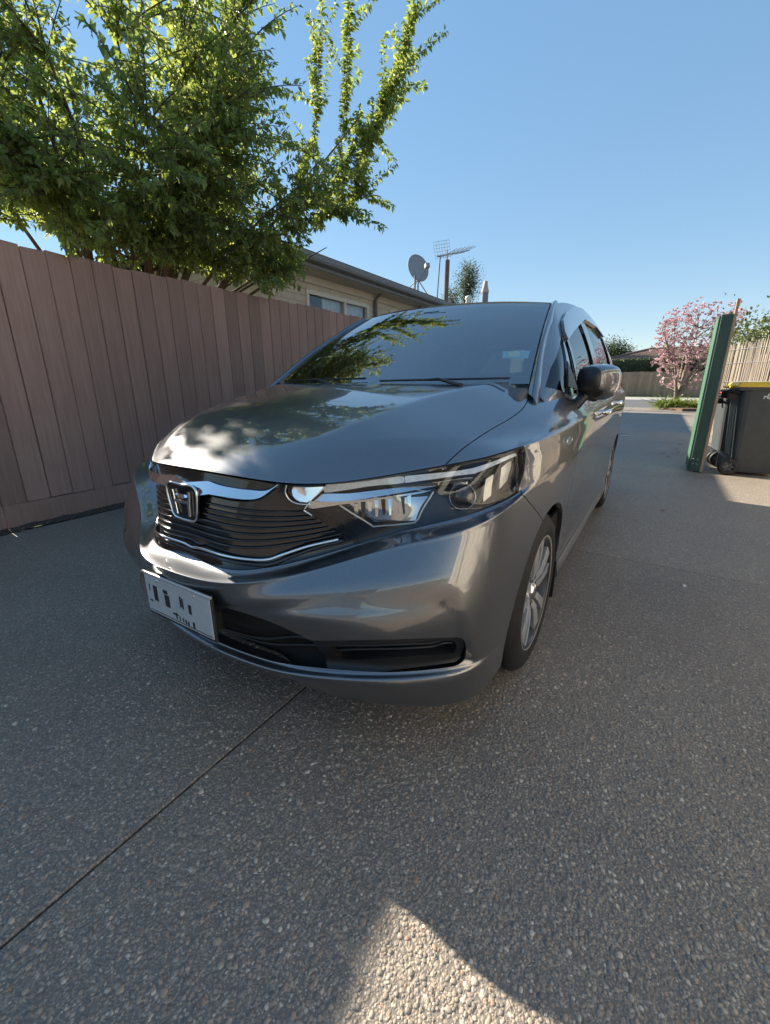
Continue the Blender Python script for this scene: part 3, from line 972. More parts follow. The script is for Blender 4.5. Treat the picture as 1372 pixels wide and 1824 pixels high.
class Surf:
    def __init__(s, P, sym0=False, flip=False):
        s.P = np.asarray(P, float)
        s.ni, s.nj = s.P.shape[:2]
        s.sym0 = sym0
        s.flip = flip
        di, dj = np.gradient(s.P, axis=0), np.gradient(s.P, axis=1)
        if sym0:
            di[0] = (s.P[1] - s.P[0]) * [1, 0, 0]
        N = np.cross(di, dj) * (-1 if flip else 1)
        s.N = N / np.maximum(np.linalg.norm(N, axis=2, keepdims=True), 1e-12)
        s._b = None
    def ev(s, A, i, j):
        i = min(max(i, 0), s.ni - 1.000001); j = min(max(j, 0), s.nj - 1.000001)
        a, b = int(i), int(j); u, v = i - a, j - b
        return (A[a, b] * (1 - u) + A[a + 1, b] * u) * (1 - v) + (A[a, b + 1] * (1 - u) + A[a + 1, b + 1] * u) * v
    def p(s, i, j, off=0):
        q = s.ev(s.P, i, j)
        return q + s.n(i, j) * off if off else q
    def n(s, i, j):
        q = s.ev(s.N, i, j)
        return q / np.linalg.norm(q)
    def bvh(s, off=0):
        if s._b is None: s._b = {}
        if off not in s._b:
            Q = s.P + s.N * off
            vs_ = [Vector(q) for q in Q.reshape(-1, 3)]
            fs = [(a * s.nj + b, (a + 1) * s.nj + b, (a + 1) * s.nj + b + 1, a * s.nj + b + 1) for a in range(s.ni - 1) for b in range(s.nj - 1)]
            s._b[off] = (BVHTree.FromPolygons(vs_, fs), Q)
        return s._b[off]
    def hit(s, o, d, off=0):
        T, Q = s.bvh(off)
        o, d = Vector(o), Vector(d).normalized()
        loc, nor, idx, dist = T.ray_cast(o, d)
        if loc is None:
            # nearest approach to the ray
            best = None
            for k in range(1, 60):
                q = o + d * (k * .08)
                l2, n2, i2, d2 = T.find_nearest(q)
                if best is None or d2 < best[0]:
                    best = (d2, l2, i2)
            loc, idx = best[1], best[2]
        a, b = divmod(idx, s.nj - 1)
        A, Bq, C, D = Q[a, b], Q[a + 1, b], Q[a, b + 1], Q[a + 1, b + 1]
        u = v = .5
        L = np.array(loc)
        for _ in range(8):
            X = (A * (1 - u) + Bq * u) * (1 - v) + (C * (1 - u) + D * u) * v
            Ju = (Bq - A) * (1 - v) + (D - C) * v
            Jv = (C - A) * (1 - u) + (D - Bq) * u
            J = np.stack([Ju, Jv], 1)
            du = np.linalg.lstsq(J, L - X, rcond=None)[0]
            u += du[0]; v += du[1]
        return (a + min(max(u, 0), 1), b + min(max(v, 0), 1))
    def px(s, pts, off=0):
        return [s.hit(CAM_POS, ray(*q), off) for q in pts]
    def side(s, pts, off=0, x0=3):
        return [s.hit((x0, y, z), (-1, 0, 0), off) for y, z in pts]

def smoothpts(pts, step=5.0, closed=False):
    """Catmull-Rom through 2D points, resampled about every `step`"""
    P = [np.array(p, float) for p in pts]
    n = len(P)
    out = []
    rng = n if closed else n - 1
    for k in range(rng):
        p1, p2 = P[k], P[(k + 1) % n]
        p0 = P[k - 1] if (k or closed) else 2 * p1 - p2
        p3 = P[(k + 2) % n] if (k + 2 < n or closed) else 2 * p2 - p1
        m = max(1, int(np.linalg.norm(p2 - p1) / step))
        for q in range(m):
            t = q / m
            out.append(.5 * ((2 * p1) + (-p0 + p2) * t + (2 * p0 - 5 * p1 + 4 * p2 - p3) * t * t + (-p0 + 3 * p1 - 3 * p2 + p3) * t ** 3))
    if not closed:
        out.append(P[-1])
    return [tuple(q) for q in out]

def lin(pts, step=5.0, closed=False):
    out = []
    n = len(pts)
    for k in range(n if closed else n - 1):
        a, b = np.array(pts[k], float), np.array(pts[(k + 1) % n], float)
        m = max(1, int(np.linalg.norm(b - a) / step))
        out += [tuple(a + (b - a) * q / m) for q in range(m)]
    if not closed: out.append(tuple(pts[-1]))
    return out

def inpoly(P, poly):
    """P (n,2) points inside closed polygon (m,2)"""
    x, y = P[:, 0], P[:, 1]
    poly = np.asarray(poly)
    c = np.zeros(len(P), bool)
    m = len(poly)
    for k in range(m):
        x1, y1 = poly[k]; x2, y2 = poly[(k + 1) % m]
        if y1 == y2: continue
        c ^= ((y1 > y) != (y2 > y)) & (x < (x2 - x1) * (y - y1) / (y2 - y1) + x1)
    return c

def distpoly(P, poly):
    poly = np.asarray(poly)
    d = np.full(len(P), 1e9)
    for k in range(len(poly)):
        a, b = poly[k], poly[(k + 1) % len(poly)]
        ab = b - a
        L = max(ab @ ab, 1e-12)
        t = np.clip(((P - a) @ ab) / L, 0, 1)
        d = np.minimum(d, np.linalg.norm(P - a - t[:, None] * ab, axis=1))
    return d

def dedupe(poly, eps=.02):
    """drop coincident points, cut long edges"""
    dense = []
    for k, p in enumerate(poly):
        q = poly[(k + 1) % len(poly)]
        m = max(1, int(math.hypot(q[0] - p[0], q[1] - p[1]) / 2.0))
        dense += [(p[0] + (q[0] - p[0]) * a / m, p[1] + (q[1] - p[1]) * a / m) for a in range(m)]
    poly = dense
    out = []
    for p in poly:
        if not out or math.hypot(p[0] - out[-1][0], p[1] - out[-1][1]) > eps:
            out.append(p)
    while len(out) > 2 and math.hypot(out[0][0] - out[-1][0], out[0][1] - out[-1][1]) <= eps:
        out.pop()
    return out

def panel_data(S, outer, holes=(), off=0, flange=.018, gap=.0016, step=1, lift=None, tilt=None):
    """triangulated cut-out of surface S: outer/holes are polygons in (i, j)"""
    outer = dedupe(outer)
    holes = [dedupe(h) for h in holes]
    polys = [np.array(outer)] + [np.array(h) for h in holes]
    lo, hi = polys[0].min(0), polys[0].max(0)
    ii, jj = np.meshgrid(np.arange(max(0, math.ceil(lo[0])), min(S.ni - 1, math.floor(hi[0])) + 1, step),
                         np.arange(max(0, math.ceil(lo[1])), min(S.nj - 1, math.floor(hi[1])) + 1, step), indexing='ij')
    C = np.stack([ii.ravel(), jj.ravel()], 1).astype(float)
    if len(C):
        ok = inpoly(C, polys[0])
        for h in polys[1:]:
            ok &= ~inpoly(C, h)
        C = C[ok]
        for h in polys:
            if len(C): C = C[distpoly(C, h) > .35]
    pts, edges = [], []
    for pl in polys:
        b = len(pts)
        pts += [tuple(q) for q in pl]
        edges += [(b + k, b + (k + 1) % len(pl)) for k in range(len(pl))]
    pts += [tuple(q) for q in C]
    ov, oe, of, _, _, _ = delaunay_2d_cdt([Vector(q) for q in pts], edges, [], 0, 1e-5)
    V2 = np.array([(v.x, v.y) for v in ov])
    F = np.array([f for f in of if len(f) == 3])
    cen = V2[F].mean(1)
    ok = inpoly(cen, polys[0])
    for h in polys[1:]:
        ok &= ~inpoly(cen, h)
    F = F[ok]
    a, b, c = V2[F[:, 0]], V2[F[:, 1]], V2[F[:, 2]]
    ar = (b[:, 0] - a[:, 0]) * (c[:, 1] - a[:, 1]) - (b[:, 1] - a[:, 1]) * (c[:, 0] - a[:, 0])
    F = F[np.abs(ar) > 1e-7]; ar = ar[np.abs(ar) > 1e-7]
    sw = (ar < 0) != S.flip
    F[sw] = F[sw][:, ::-1]
    V = [S.p(q[0], q[1]) for q in V2]
    N = [S.n(q[0], q[1]) for q in V2]
    if S.sym0:
        for k, q in enumerate(V2):
            if q[0] < 1e-6:
                V[k] = V[k] * [0, 1, 1]
                N[k] = N[k] * [0, 1, 1] / max(1e-9, np.linalg.norm(N[k] * [0, 1, 1]))
    V = [v + n * off + (n * lift(q) if lift else 0) for v, n, q in zip(V, N, V2)]
    if tilt:
        # lean the piece: its lower edge stands `tilt` further out than its upper edge
        jlo, jhi = V2[:, 1].min(), V2[:, 1].max()
        for k, q in enumerate(V2):
            js = polys[0][np.abs(polys[0][:, 0] - q[0]) < 3][:, 1]
            a_, b_ = (js.min(), js.max()) if len(js) > 1 and js.max() - js.min() > .5 else (jlo, jhi)
            up_ = S.p(q[0], b_) - S.p(q[0], a_)
            L_ = max(np.linalg.norm(up_), .004)
            f_ = min(max((b_ - q[1]) / max(b_ - a_, .5), 0), 1)
            V[k] = V[k] + N[k] * tilt * f_
            nn_ = N[k] + up_ / L_ * min(tilt / L_, .75)
            N[k] = nn_ / np.linalg.norm(nn_)
    Fl = [tuple(int(x) for x in f) for f in F]
    cnt = {}
    for f in Fl:
        for k in range(3):
            e = (f[k], f[(k + 1) % 3])
            if (e[1], e[0]) in cnt: cnt.pop((e[1], e[0]))
            else: cnt[e] = 1
    if gap:
        acc = {}
        for (p, q) in cnt:
            if S.sym0 and V2[p][0] < 1e-6 and V2[q][0] < 1e-6:
                continue
            t = V[q] - V[p]
            o = np.cross(t, N[p])
            o = o / max(1e-9, np.linalg.norm(o))
            for k in (p, q):
                acc[k] = acc.get(k, np.zeros(3)) + o
        for k, o in acc.items():
            if S.sym0 and V2[k][0] < 1e-6: o = o * [0, 1, 1]
            V[k] = V[k] - o / max(1e-9, np.linalg.norm(o)) * gap
    if flange:
        base = {}
        def dup(k, out, inw):
            key = (k, inw)
            if key not in base:
                base[key] = len(V)
                V.append(V[k] - N[k] * (flange if inw else 0))
                N.append(np.zeros(3))
            N[base[key]] = N[base[key]] + out
            return base[key]
        for (p, q) in cnt:
            if S.sym0 and V2[p][0] < 1e-6 and V2[q][0] < 1e-6:
                continue
            t = V[q] - V[p]
            o = np.cross(t, N[p])
            o = o / max(1e-9, np.linalg.norm(o))
            a, b, c, d = dup(p, o, 0), dup(q, o, 0), dup(q, o, 1), dup(p, o, 1)
            Fl.append((a, d, c, b))
        N = [n / max(1e-9, np.linalg.norm(n)) for n in N]
    return V, N, Fl

def build_panel(name, m, parent, data, mirror=None):
    """mirror: None = as is, 'weld' = both halves in one mesh, 'flip' = the other side only"""
    V, N, F = data
    V, N, F = [np.array(v) for v in V], [np.array(n) for n in N], list(F)
    if mirror in ('weld', 'flip'):
        mv, mn = [v * [-1, 1, 1] for v in V], [n * [-1, 1, 1] for n in N]
        if mirror == 'weld':
            k = len(V)
            F = F + [tuple(x + k for x in f[::-1]) for f in F]
            V, N = V + mv, N + mn
        else:
            V, N, F = mv, mn, [f[::-1] for f in F]
    me = bpy.data.meshes.new(name)
    me.from_pydata([tuple(v) for v in V], [], F)
    me.polygons.foreach_set('use_smooth', [True] * len(F))
    me.materials.append(m)
    me.normals_split_custom_set_from_vertices([tuple(n) for n in N])
    return link(bpy.data.objects.new(name, me), parent)

# ---- hood / upper surface as a height function of (X, Y)
_zc = cspl1([.10, .14, .19, .27, .42, .60, .76, .95, 1.2, 1.6], [.797, .817, .841, .876, .934, .979, 1.008, 1.04, 1.068, 1.10])
_xc = cspl1([.10, .24, .40, .74, .94, 1.3], [.16, .25, .345, .435, .50, .60])
def zhood(x, y):
    xc = _xc(y)
    u = x - xc
    w = .005
    us = np.where(u / w > 30, u, w * np.log1p(np.exp(np.clip(u / w, -40, 30))))
    return _zc(y) - .008 * (x / .45) ** 2 - .325 * us - .02 * us ** 2

# ---- body rows at the stations round the car (half car, X >= 0)
POLE = np.array([0, 1.2])
ST = [  # each station: rows 0..9 as (X, Y, Z)
 [(0, .215, .15), (0, .125, .235), (0, .145, .25), (0, .105, .30), (0, .078, .37), (0, .056, .46), (0, .028, .545), (0, .112, .556), (0, .115, .70), (0, .14, .815)],
 [(.2, .214, .155), (.2, .134, .24), (.2, .155, .255), (.2, .118, .31), (.2, .096, .37), (.2, .076, .46), (.2, .066, .54), (.2, .118, .558), (.2, .145, .69), (.2, .165, .806)],
 [(.40, .222, .165), (.40, .165, .26), (.405, .185, .275), (.41, .155, .34), (.415, .135, .39), (.42, .118, .48), (.42, .197, .585), (.425, .305, .609), (.42, .29, .70), (.405, .266, .796)],
 [(.59, .285, .165), (.59, .235, .28), (.59, .255, .295), (.595, .225, .35), (.60, .205, .40), (.60, .19, .49), (.595, .285, .652), (.598, .368, .678), (.60, .395, .75), (.59, .418, .826)],
 [(.70, .352, .165), (.705, .315, .285), (.703, .335, .30), (.71, .305, .355), (.715, .29, .41), (.715, .275, .50), (.71, .348, .688), (.71, .447, .711), (.708, .497, .778), (.70, .545, .846)],
 [(.765, .425, .165), (.777, .405, .285), (.775, .42, .30), (.78, .395, .355), (.785, .385, .41), (.786, .378, .51), (.782, .44, .715), (.776, .557, .734), (.77, .588, .798), (.762, .618, .864)],
 [(.795, .575, .165), (.808, .595, .275), (.81, .60, .29), (.814, .585, .34), (.818, .575, .40), (.822, .57, .515), (.818, .625, .745), (.813, .675, .764), (.806, .70, .82), (.797, .735, .875)],
 [(.802, .95, .17), (.83, .95, .235), (.832, .95, .25), (.834, .95, .30), (.838, .95, .38), (.844, .95, .54), (.842, .95, .75), (.840, .95, .785), (.835, .95, .83), (.820, .955, .885)],
 [(.795, 1.3, .17), (.835, 1.3, .225), (.836, 1.3, .25), (.822, 1.3, .30), (.826, 1.3, .40), (.838, 1.3, .55), (.8475, 1.3, .72), (.8485, 1.3, .78), (.846, 1.3, .83), (.836, 1.3, .895)],
 [(.795, 1.9, .17), (.838, 1.9, .225), (.838, 1.9, .25), (.822, 1.9, .30), (.822, 1.9, .40), (.835, 1.9, .55), (.8475, 1.9, .74), (.8485, 1.9, .80), (.846, 1.9, .85), (.836, 1.9, .915)],
 [(.795, 2.6, .17), (.838, 2.6, .225), (.838, 2.6, .25), (.822, 2.6, .30), (.822, 2.6, .40), (.835, 2.6, .55), (.8475, 2.6, .76), (.8485, 2.6, .82), (.846, 2.6, .87), (.836, 2.6, .935)],
 [(.795, 3.45, .17), (.832, 3.45, .225), (.834, 3.45, .25), (.836, 3.45, .30), (.84, 3.45, .40), (.846, 3.45, .55), (.848, 3.45, .77), (.8475, 3.45, .835), (.845, 3.45, .89), (.834, 3.45, .955)],
 [(.75, 4.0, .20), (.78, 4.0, .25), (.785, 4.0, .28), (.79, 4.0, .33), (.80, 4.0, .43), (.812, 4.0, .57), (.822, 4.0, .78), (.822, 4.0, .85), (.818, 4.0, .91), (.805, 4.0, .975)],
 [(.62, 4.26, .22), (.65, 4.30, .27), (.655, 4.31, .30), (.66, 4.32, .35), (.67, 4.33, .45), (.68, 4.34, .58), (.68, 4.33, .78), (.675, 4.325, .85), (.67, 4.32, .91), (.655, 4.30, .985)],
 [(.35, 4.33, .22), (.36, 4.38, .27), (.36, 4.39, .30), (.36, 4.40, .35), (.36, 4.41, .45), (.36, 4.42, .58), (.36, 4.40, .78), (.36, 4.395, .85), (.36, 4.385, .91), (.35, 4.37, .99)],
 [(0, 4.34, .22), (0, 4.39, .27), (0, 4.40, .30), (0, 4.41, .35), (0, 4.42, .45), (0, 4.43, .58), (0, 4.41, .78), (0, 4.405, .85), (0, 4.395, .91), (0, 4.38, .99)],
]
NS = len(ST)
S8 = 8
ROWS = np.array(ST, float).transpose(1, 0, 2)            # rows, stations, 3
# row 10: hood roll (front) / belt line (sides)
r10 = []
for k in range(NS):
    e = ROWS[9, k]
    if k < S8:
        q = POLE + (e[:2] - POLE) * .90
        r10.append((q[0], q[1], float(zhood(q[0], q[1]))))
    else:
        r10.append((e[0] - .058, e[1], e[2] + .092) if k < 13 else (e[0], e[1] - .03, e[2] + .09))
r10[S8 - 1] = (.765, .975, float(zhood(.765, .975)))
ROWS = np.concatenate([ROWS, np.array(r10)[None]], 0)
MI, MJ = 14, 8
# two more rows hug the bumper crest (row 6) so that its edge is crisp towards the nose and fades along the side
def hug(a, b, d):
    v = b - a
    return a + v / np.maximum(np.linalg.norm(v, axis=1, keepdims=True), 1e-6) * d
wsh = np.interp(np.arange(NS), [0, 3, 6, 8, NS], [.008, .009, .016, .028, .028])[:, None]
# ... and two hug the bonnet edge / shoulder (row 9)
wtop = np.interp(np.arange(NS), [0, 4, 6, 7, 8, NS], [.009, .010, .020, .026, .026, .026])[:, None]
ROWS = np.concatenate([ROWS[:6], hug(ROWS[6], ROWS[5], wsh)[None], ROWS[6:7], hug(ROWS[6], ROWS[7], wsh * .9)[None], ROWS[7:9], hug(ROWS[9], ROWS[8], wtop)[None], ROWS[9:10], hug(ROWS[9], ROWS[10], wtop)[None], ROWS[10:]], 0)
_RK = [0, 1, 2, 3, 4, 5, 7, 9, 10, 12, 14]               # where feature row r now sits
def J(r):
    k = int(r)
    a = _RK[k]
    b = _RK[min(k + 1, 10)]
    return (a + (b - a) * (r - k)) * MJ
JT = J(10)
# stations splined per row (mirrored at both ends, so the nose and tail are smooth across the middle)
full = np.concatenate([ROWS[:, 1:4][:, ::-1] * [-1, 1, 1], ROWS, ROWS[:, -4:-1][:, ::-1] * [-1, 1, 1]], 1)
tk = np.concatenate([[0], np.cumsum(np.linalg.norm(np.diff(full[4:11], axis=1), axis=2).mean(0))])
tn = np.concatenate([np.linspace(tk[3 + k], tk[4 + k], MI, endpoint=False) for k in range(NS - 1)] + [[tk[3 + NS - 1]]])
DENSE = np.array([cspline(tk, r, tn) for r in full])      # rows, dense stations, 3
# front: rows 0..10 then the height function towards the pole
I8 = S8 * MI
extra = []
e9 = DENSE[14, :I8 + 1]
for f in (.80, .60):
    q = POLE + (e9[:, :2] - POLE) * f
    extra.append(np.concatenate([q, zhood(q[:, 0], q[:, 1])[:, None]], 1))
A = catrom(np.concatenate([DENSE[:, :I8 + 1], np.array(extra)], 0), MJ)[:JT + 1]
up = []
for f in np.linspace(1, 0, 90)[1:]:
    q = POLE + (e9[:, :2] - POLE) * f
    up.append(np.concatenate([q, zhood(q[:, 0], q[:, 1])[:, None]], 1))
A = np.concatenate([A, np.array(up)], 0).transpose(1, 0, 2)      # i (station), j (row)
# side and rear: rows 0..10
B = DENSE[:, I8:]
gh = B[14] + np.array([0, 0, .10]) + np.stack([-.035 * np.sign(B[14][:, 0] + 1e-9), 0 * B[14][:, 0], 0 * B[14][:, 0]], 1)
B = catrom(np.concatenate([B, gh[None]], 0), MJ)[:JT + 1].transpose(1, 0, 2)

def sstep(a, b, x):
    t = np.clip((x - a) / (b - a), 0, 1)
    return t * t * (3 - 2 * t)

FRONT = Surf(A, sym0=True)
SIDE = Surf(B)
# ---- bumper scoop round the fog insert: set back from the corner blade
def project(P):
    d = P - CAM_POS
    z = d @ cF
    return np.stack([PW / 2 + FPX * (d @ cR) / z, PH / 2 - FPX * (d @ cU) / z], -1)
pp = project(A.reshape(-1, 3))
scoop = np.array(smoothpts([(330, 1085), (430, 1072), (560, 1052), (690, 1046), (775, 1047), (813, 1056), (832, 1085), (842, 1135), (838, 1192), (700, 1206), (560, 1212), (430, 1150), (330, 1120)], 8, True))
ins = inpoly(pp, scoop)
dd = np.zeros(len(pp))
if ins.any():
    dd[ins] = distpoly(pp[ins], scoop)
jrow = np.tile(np.arange(A.shape[1]), A.shape[0])
dep = .018 * sstep(0, 27, dd) * ins * (jrow > J(2)) * (jrow < J(6) + 4)
N0 = Surf(A, sym0=True).N.reshape(-1, 3)
A = (A.reshape(-1, 3) - N0 * dep[:, None]).reshape(A.shape)
FRONT = Surf(A, sym0=True)

# ---- car materials
def carpaint():
    m, nt, o = mat('grey metallic paint')
    p = nd(nt, 'ShaderNodeBsdfPrincipled', Roughness=.40, Metallic=.96)
    tc = nd(nt, 'ShaderNodeTexCoord')
    n = nd(nt, 'ShaderNodeTexNoise', Scale=900.0, Detail=2.0)
    nt.links.new(tc.outputs['Object'], n.inputs['Vector'])
    nt.links.new(ramp(nt, n.outputs[0], [(.25, (.125, .126, .134)), (.75, (.215, .217, .228))]), p.inputs['Base Color'])
    b = nd(nt, 'ShaderNodeBump', Strength=.10, Distance=.0006)
    nt.links.new(n.outputs[0], b.inputs['Height'])
    nt.links.new(b.outputs[0], p.inputs['Normal'])
    # a thin film of dust dulls the upper faces a little
    n2 = nd(nt, 'ShaderNodeTexNoise', Scale=6.0, Detail=8.0, Roughness=.7)
    nt.links.new(tc.outputs['Object'], n2.inputs['Vector'])
    nt.links.new(ramp(nt, n2.outputs[0], [(.35, (.008,) * 3), (.8, (.035,) * 3)]), p.inputs['Coat Roughness'])
    p.inputs['Coat Weight'].default_value = 1.0
    p.inputs['Coat IOR'].default_value = 1.85
    nt.links.new(p.outputs[0], o.inputs[0])
    return m
M_PAINT = carpaint()
M_BLACKGLOSS = simple('gloss black plastic', (.008, .008, .009), .12, coat=.5)
M_BLACK = simple('black plastic', (.012, .012, .013), .45)
M_DARK = simple('dark cavity', (.006, .006, .006), .8)
M_CHROME = simple('chrome', (.86, .87, .88), .05, 1)
M_SILVER = simple('machined alloy', (.60, .59, .57), .34, .65, noise=.08, nscale=60)
M_RIMDARK = simple('dark alloy paint', (.035, .036, .038), .35, .3, coat=.4)
M_TYRE = simple('tyre rubber', (.011, .0105, .010), .7, noise=.35, nscale=35, bump=.25)
M_WIND = glass('windscreen glass', (.78, .85, .82), .36)
M_SIDEGLASS = glass('tinted side glass', (.10, .11, .11), .06)
M_LENS = glass('headlight lens', (.93, .94, .95), .05)
M_LAMPGREY = simple('lamp reflector', (.62, .62, .63), .10, 1)
M_LAMPCLEAR = simple('frosted lamp strip', (.62, .64, .66), .18, .1, noise=.15, nscale=120, coat=.6)
M_HOUSEREFL = simple('painted house reflection', (.55, .51, .44), .22, .35, coat=.5)  # colour of the house mirrored in the lens, painted on
M_LAMPDARK = simple('lamp housing', (.014, .014, .016), .4)
M_SEAT = simple('dark seat cloth', (.028, .028, .03), .9, noise=.2, nscale=60)
M_PLATE = simple('plate white', (.42, .425, .43), .5, noise=.06, nscale=40)
M_PLATEBLACK = simple('plate black', (.02, .02, .022), .5)
M_AMBER = simple('amber lamp', (.6, .2, .03), .2)
M_RED = simple('red lamp', (.35, .015, .01), .15, coat=.5)

CAR = empty('parked_car')
tag(CAR, 'dark grey metallic estate car with chrome grille parked on the driveway beside the fence', 'car')

def rowline(r, i0, i1, step=2.0):
    n = max(1, int(abs(i1 - i0) / step))
    return [(i0 + (i1 - i0) * k / n, J(r)) for k in range(n + 1)]

def jzero(Z=None, Y=None):
    """row index on the centre line at height Z (front) or at Y (hood)"""
    P0 = FRONT.P[0]
    if Z is not None:
        k = np.argmin(np.abs(P0[:J(9), 2] - Z) + (P0[:J(9), 2] < .24) * 1)
    else:
        k = J(9) + np.argmin(np.abs(P0[J(9):, 1] - Y))
    return float(k)

# ---- outlines
hl_tl = FRONT.px([(580, 864)])[0][0]
hl_tr = FRONT.px([(932, 799)])[0][0]
hl_bl = FRONT.px([(634, 966)])[0][0]
hl_br = FRONT.px([(925, 868)])[0][0]
cut0 = FRONT.px([(789, 832)])[0][0]
hl_left = FRONT.px(lin([(634, 966), (591, 940), (555, 917), (539, 909)], 6) + lin([(539, 909), (556, 888), (580, 864)], 6)[1:])
hl_right = FRONT.px(smoothpts([(932, 799), (936, 806), (934, 835), (925, 868)], 5))
hl_left[0] = (hl_bl, J(7)); hl_left[-1] = (hl_tl, J(9))
hl_right[0] = (hl_tr, J(9)); hl_right[-1] = (hl_br, J(7))
HEADLIGHT = rowline(7, hl_bl, hl_br)[::-1][:-1] + hl_left[:-1] + rowline(9, hl_tl, hl_tr)[:-1] + hl_right[:-1]
hoodcut = FRONT.px(smoothpts([(789, 832), (808, 814), (830, 795), (870, 768), (908, 746), (932, 727), (943, 704), (941, 684)], 6))
hoodcut[0] = (cut0, J(9))
def top(pts):
    return [FRONT.hit((x, y, 2), (0, 0, -1)) for x, y in pts]
corner = FRONT.p(*hoodcut[-1])
rear = smoothpts([tuple(corner[:2]), (.60, corner[1] - .035), (.45, 1.045), (.25, 1.0), (0.0005, .985)], .02)
hoodrear = top(rear)[1:]
hoodrear[-1] = (0, hoodrear[-1][1])
HOOD = rowline(9, 0, cut0)[:-1] + hoodcut + hoodrear
seam = FRONT.px(smoothpts([(925, 868), (934, 884), (956, 911), (968, 928)], 5))
seam[0] = (hl_br, J(7))
WY, WZ, WR = .94, .30, .338
arch = []
a0 = math.asin((.185 - WZ) / WR)
for k in range(61):
    t = math.pi - a0 - (math.pi - 2 * a0) * k / 60
    arch.append((WY + WR * math.cos(t), WZ + WR * math.sin(t)))
archp = FRONT.side(arch)
# seam meets the arch
sp = FRONT.p(*seam[-1])
ka = min(range(len(arch)), key=lambda k: (arch[k][0] - sp[1]) ** 2 + (arch[k][1] - sp[2]) ** 2)
front_arch, rear_arch = archp[:ka + 1], archp[ka:]
ifa, ira = archp[0][0], archp[-1][0]
hole_r = FRONT.px([(817, 1183)])[0][0]
HOLE = rowline(2.05, 0, hole_r)[:-1] + FRONT.px(smoothpts([(817, 1183), (827, 1174), (829, 1155), (824, 1139), (812, 1136)], 4)) + \
    FRONT.px(smoothpts([(812, 1136), (721, 1139), (640, 1141), (554, 1142)], 8))[1:] + FRONT.px(smoothpts([(554, 1142), (520, 1125), (470, 1104), (404, 1083)], 8))[1:]
HOLE = HOLE + [(0, jzero(Z=.345))]
BUMPER = rowline(0, 0, ifa) + front_arch[1:] + seam[::-1][1:] + rowline(7, hl_br, 0)[1:]
FENDER = rear_arch + rowline(0, ira + .5, I8)[0:] + [(I8, j) for j in np.arange(2, JT + .1, 2)] + top([(.76, 1.285), (.745, 1.25), (.715, 1.215), (.69, 1.185)]) + hoodcut[::-1] + rowline(9, cut0, hl_tr)[1:] + hl_right[1:] + seam[1:]

g = panel_data(FRONT, HOOD, flange=.02)
build_panel('bonnet', M_PAINT, CAR, g, 'weld')
bump = build_panel('front_bumper', M_PAINT, CAR, panel_data(FRONT, BUMPER, [HOLE], flange=.03), 'weld')
fd = panel_data(FRONT, FENDER, flange=.02)
build_panel('front_wing', M_PAINT, CAR, fd)
build_panel('front_wing', M_PAINT, CAR, fd, 'flip')

# ---- black seal strips seen in the joints round the bonnet and lamps
# ---- grille
GR = rowline(7, 0, hl_bl)[:-1] + hl_left[:-1] + rowline(9, hl_tl, 0)
grille = build_panel('grille', M_BLACKGLOSS, CAR, panel_data(FRONT, GR, off=-.006, flange=.02), 'weld')

def px_panel(name, pts, m, parent, off, flange=.006, mirror=None, smooth=True, step=5, S=None, gap=0, tilt=None):
    S = S or FRONT
    poly = S.px(smoothpts(pts, step, True) if smooth else lin(pts, step, True), 0)
    poly = [(max(0, i), j) for i, j in poly]
    return build_panel(name, m, parent, panel_data(S, poly, off=off, flange=flange, gap=gap, tilt=tilt), mirror)

def px_both(name, pts, m, parent, off, **k):
    a = px_panel(name, pts, m, parent, off, **k)
    b = px_panel(name, pts, m, parent if not isinstance(parent, tuple) else parent[1], off, mirror='flip', **k)
    return a, b

def px_tube(name, pts, r, m, parent, off=0, flat=None, both=True, n=8, smooth=True, S=None, center=None):
    S = S or FRONT
    q = S.px(smoothpts(pts, 6) if smooth else lin(pts, 6))
    P = [S.p(i, j, off) for i, j in q]
    if center is not None:
        k0 = next(k for k, p in enumerate(P) if p[0] > .03)
        P, q = P[k0:], q[k0:]
        P = [S.p(0, q[0][1] + center, off) * [0, 1, 1]] + P
    if both == 'weld':
        P = [p * [-1, 1, 1] for p in P[::-1]][:-1] + P
    o = MB().tube(P, r, n).build(name, m, parent)
    if both is True:
        MB().tube([p * [-1, 1, 1] for p in P], r, n).build(name, m, parent)
    return o

# horizontal blades on the lower grille
for z0, dz in ((.735, .0), (.715, .0), (.695, .0), (.675, .0), (.655, .0), (.635, .0), (.615, .0)):
    j0 = jzero(Z=z0)
    pts = [(i, j0 + .0 * i) for i in np.arange(0, hl_bl + 30, .7)]
    P = []
    for i, j in pts:
        if inpoly(np.array([(i, j)]), np.array(GR) + [[0, .0]])[0] or i < .1: P.append(FRONT.p(i, j, -.003))
    P = [p * [-1, 1, 1] for p in P[::-1]][:-1] + P
    MB().tube(P, .0034, 6).build('blade', M_BLACKGLOSS, grille)
# thin chrome line round the lower edge of the grille
px_tube('chrome_line', [(345, 971), (366, 977), (400, 988), (438, 995), (476, 996), (506, 986), (551, 971), (603, 959)], .0042, M_CHROME, grille, .006, both='weld', center=-.4)
# step lip below it
px_tube('lower_lip', [(360, 985), (400, 997), (438, 1004), (480, 1005), (520, 991), (570, 973), (612, 963)], .006, M_BLACKGLOSS, grille, .001, both='weld', center=-.4)
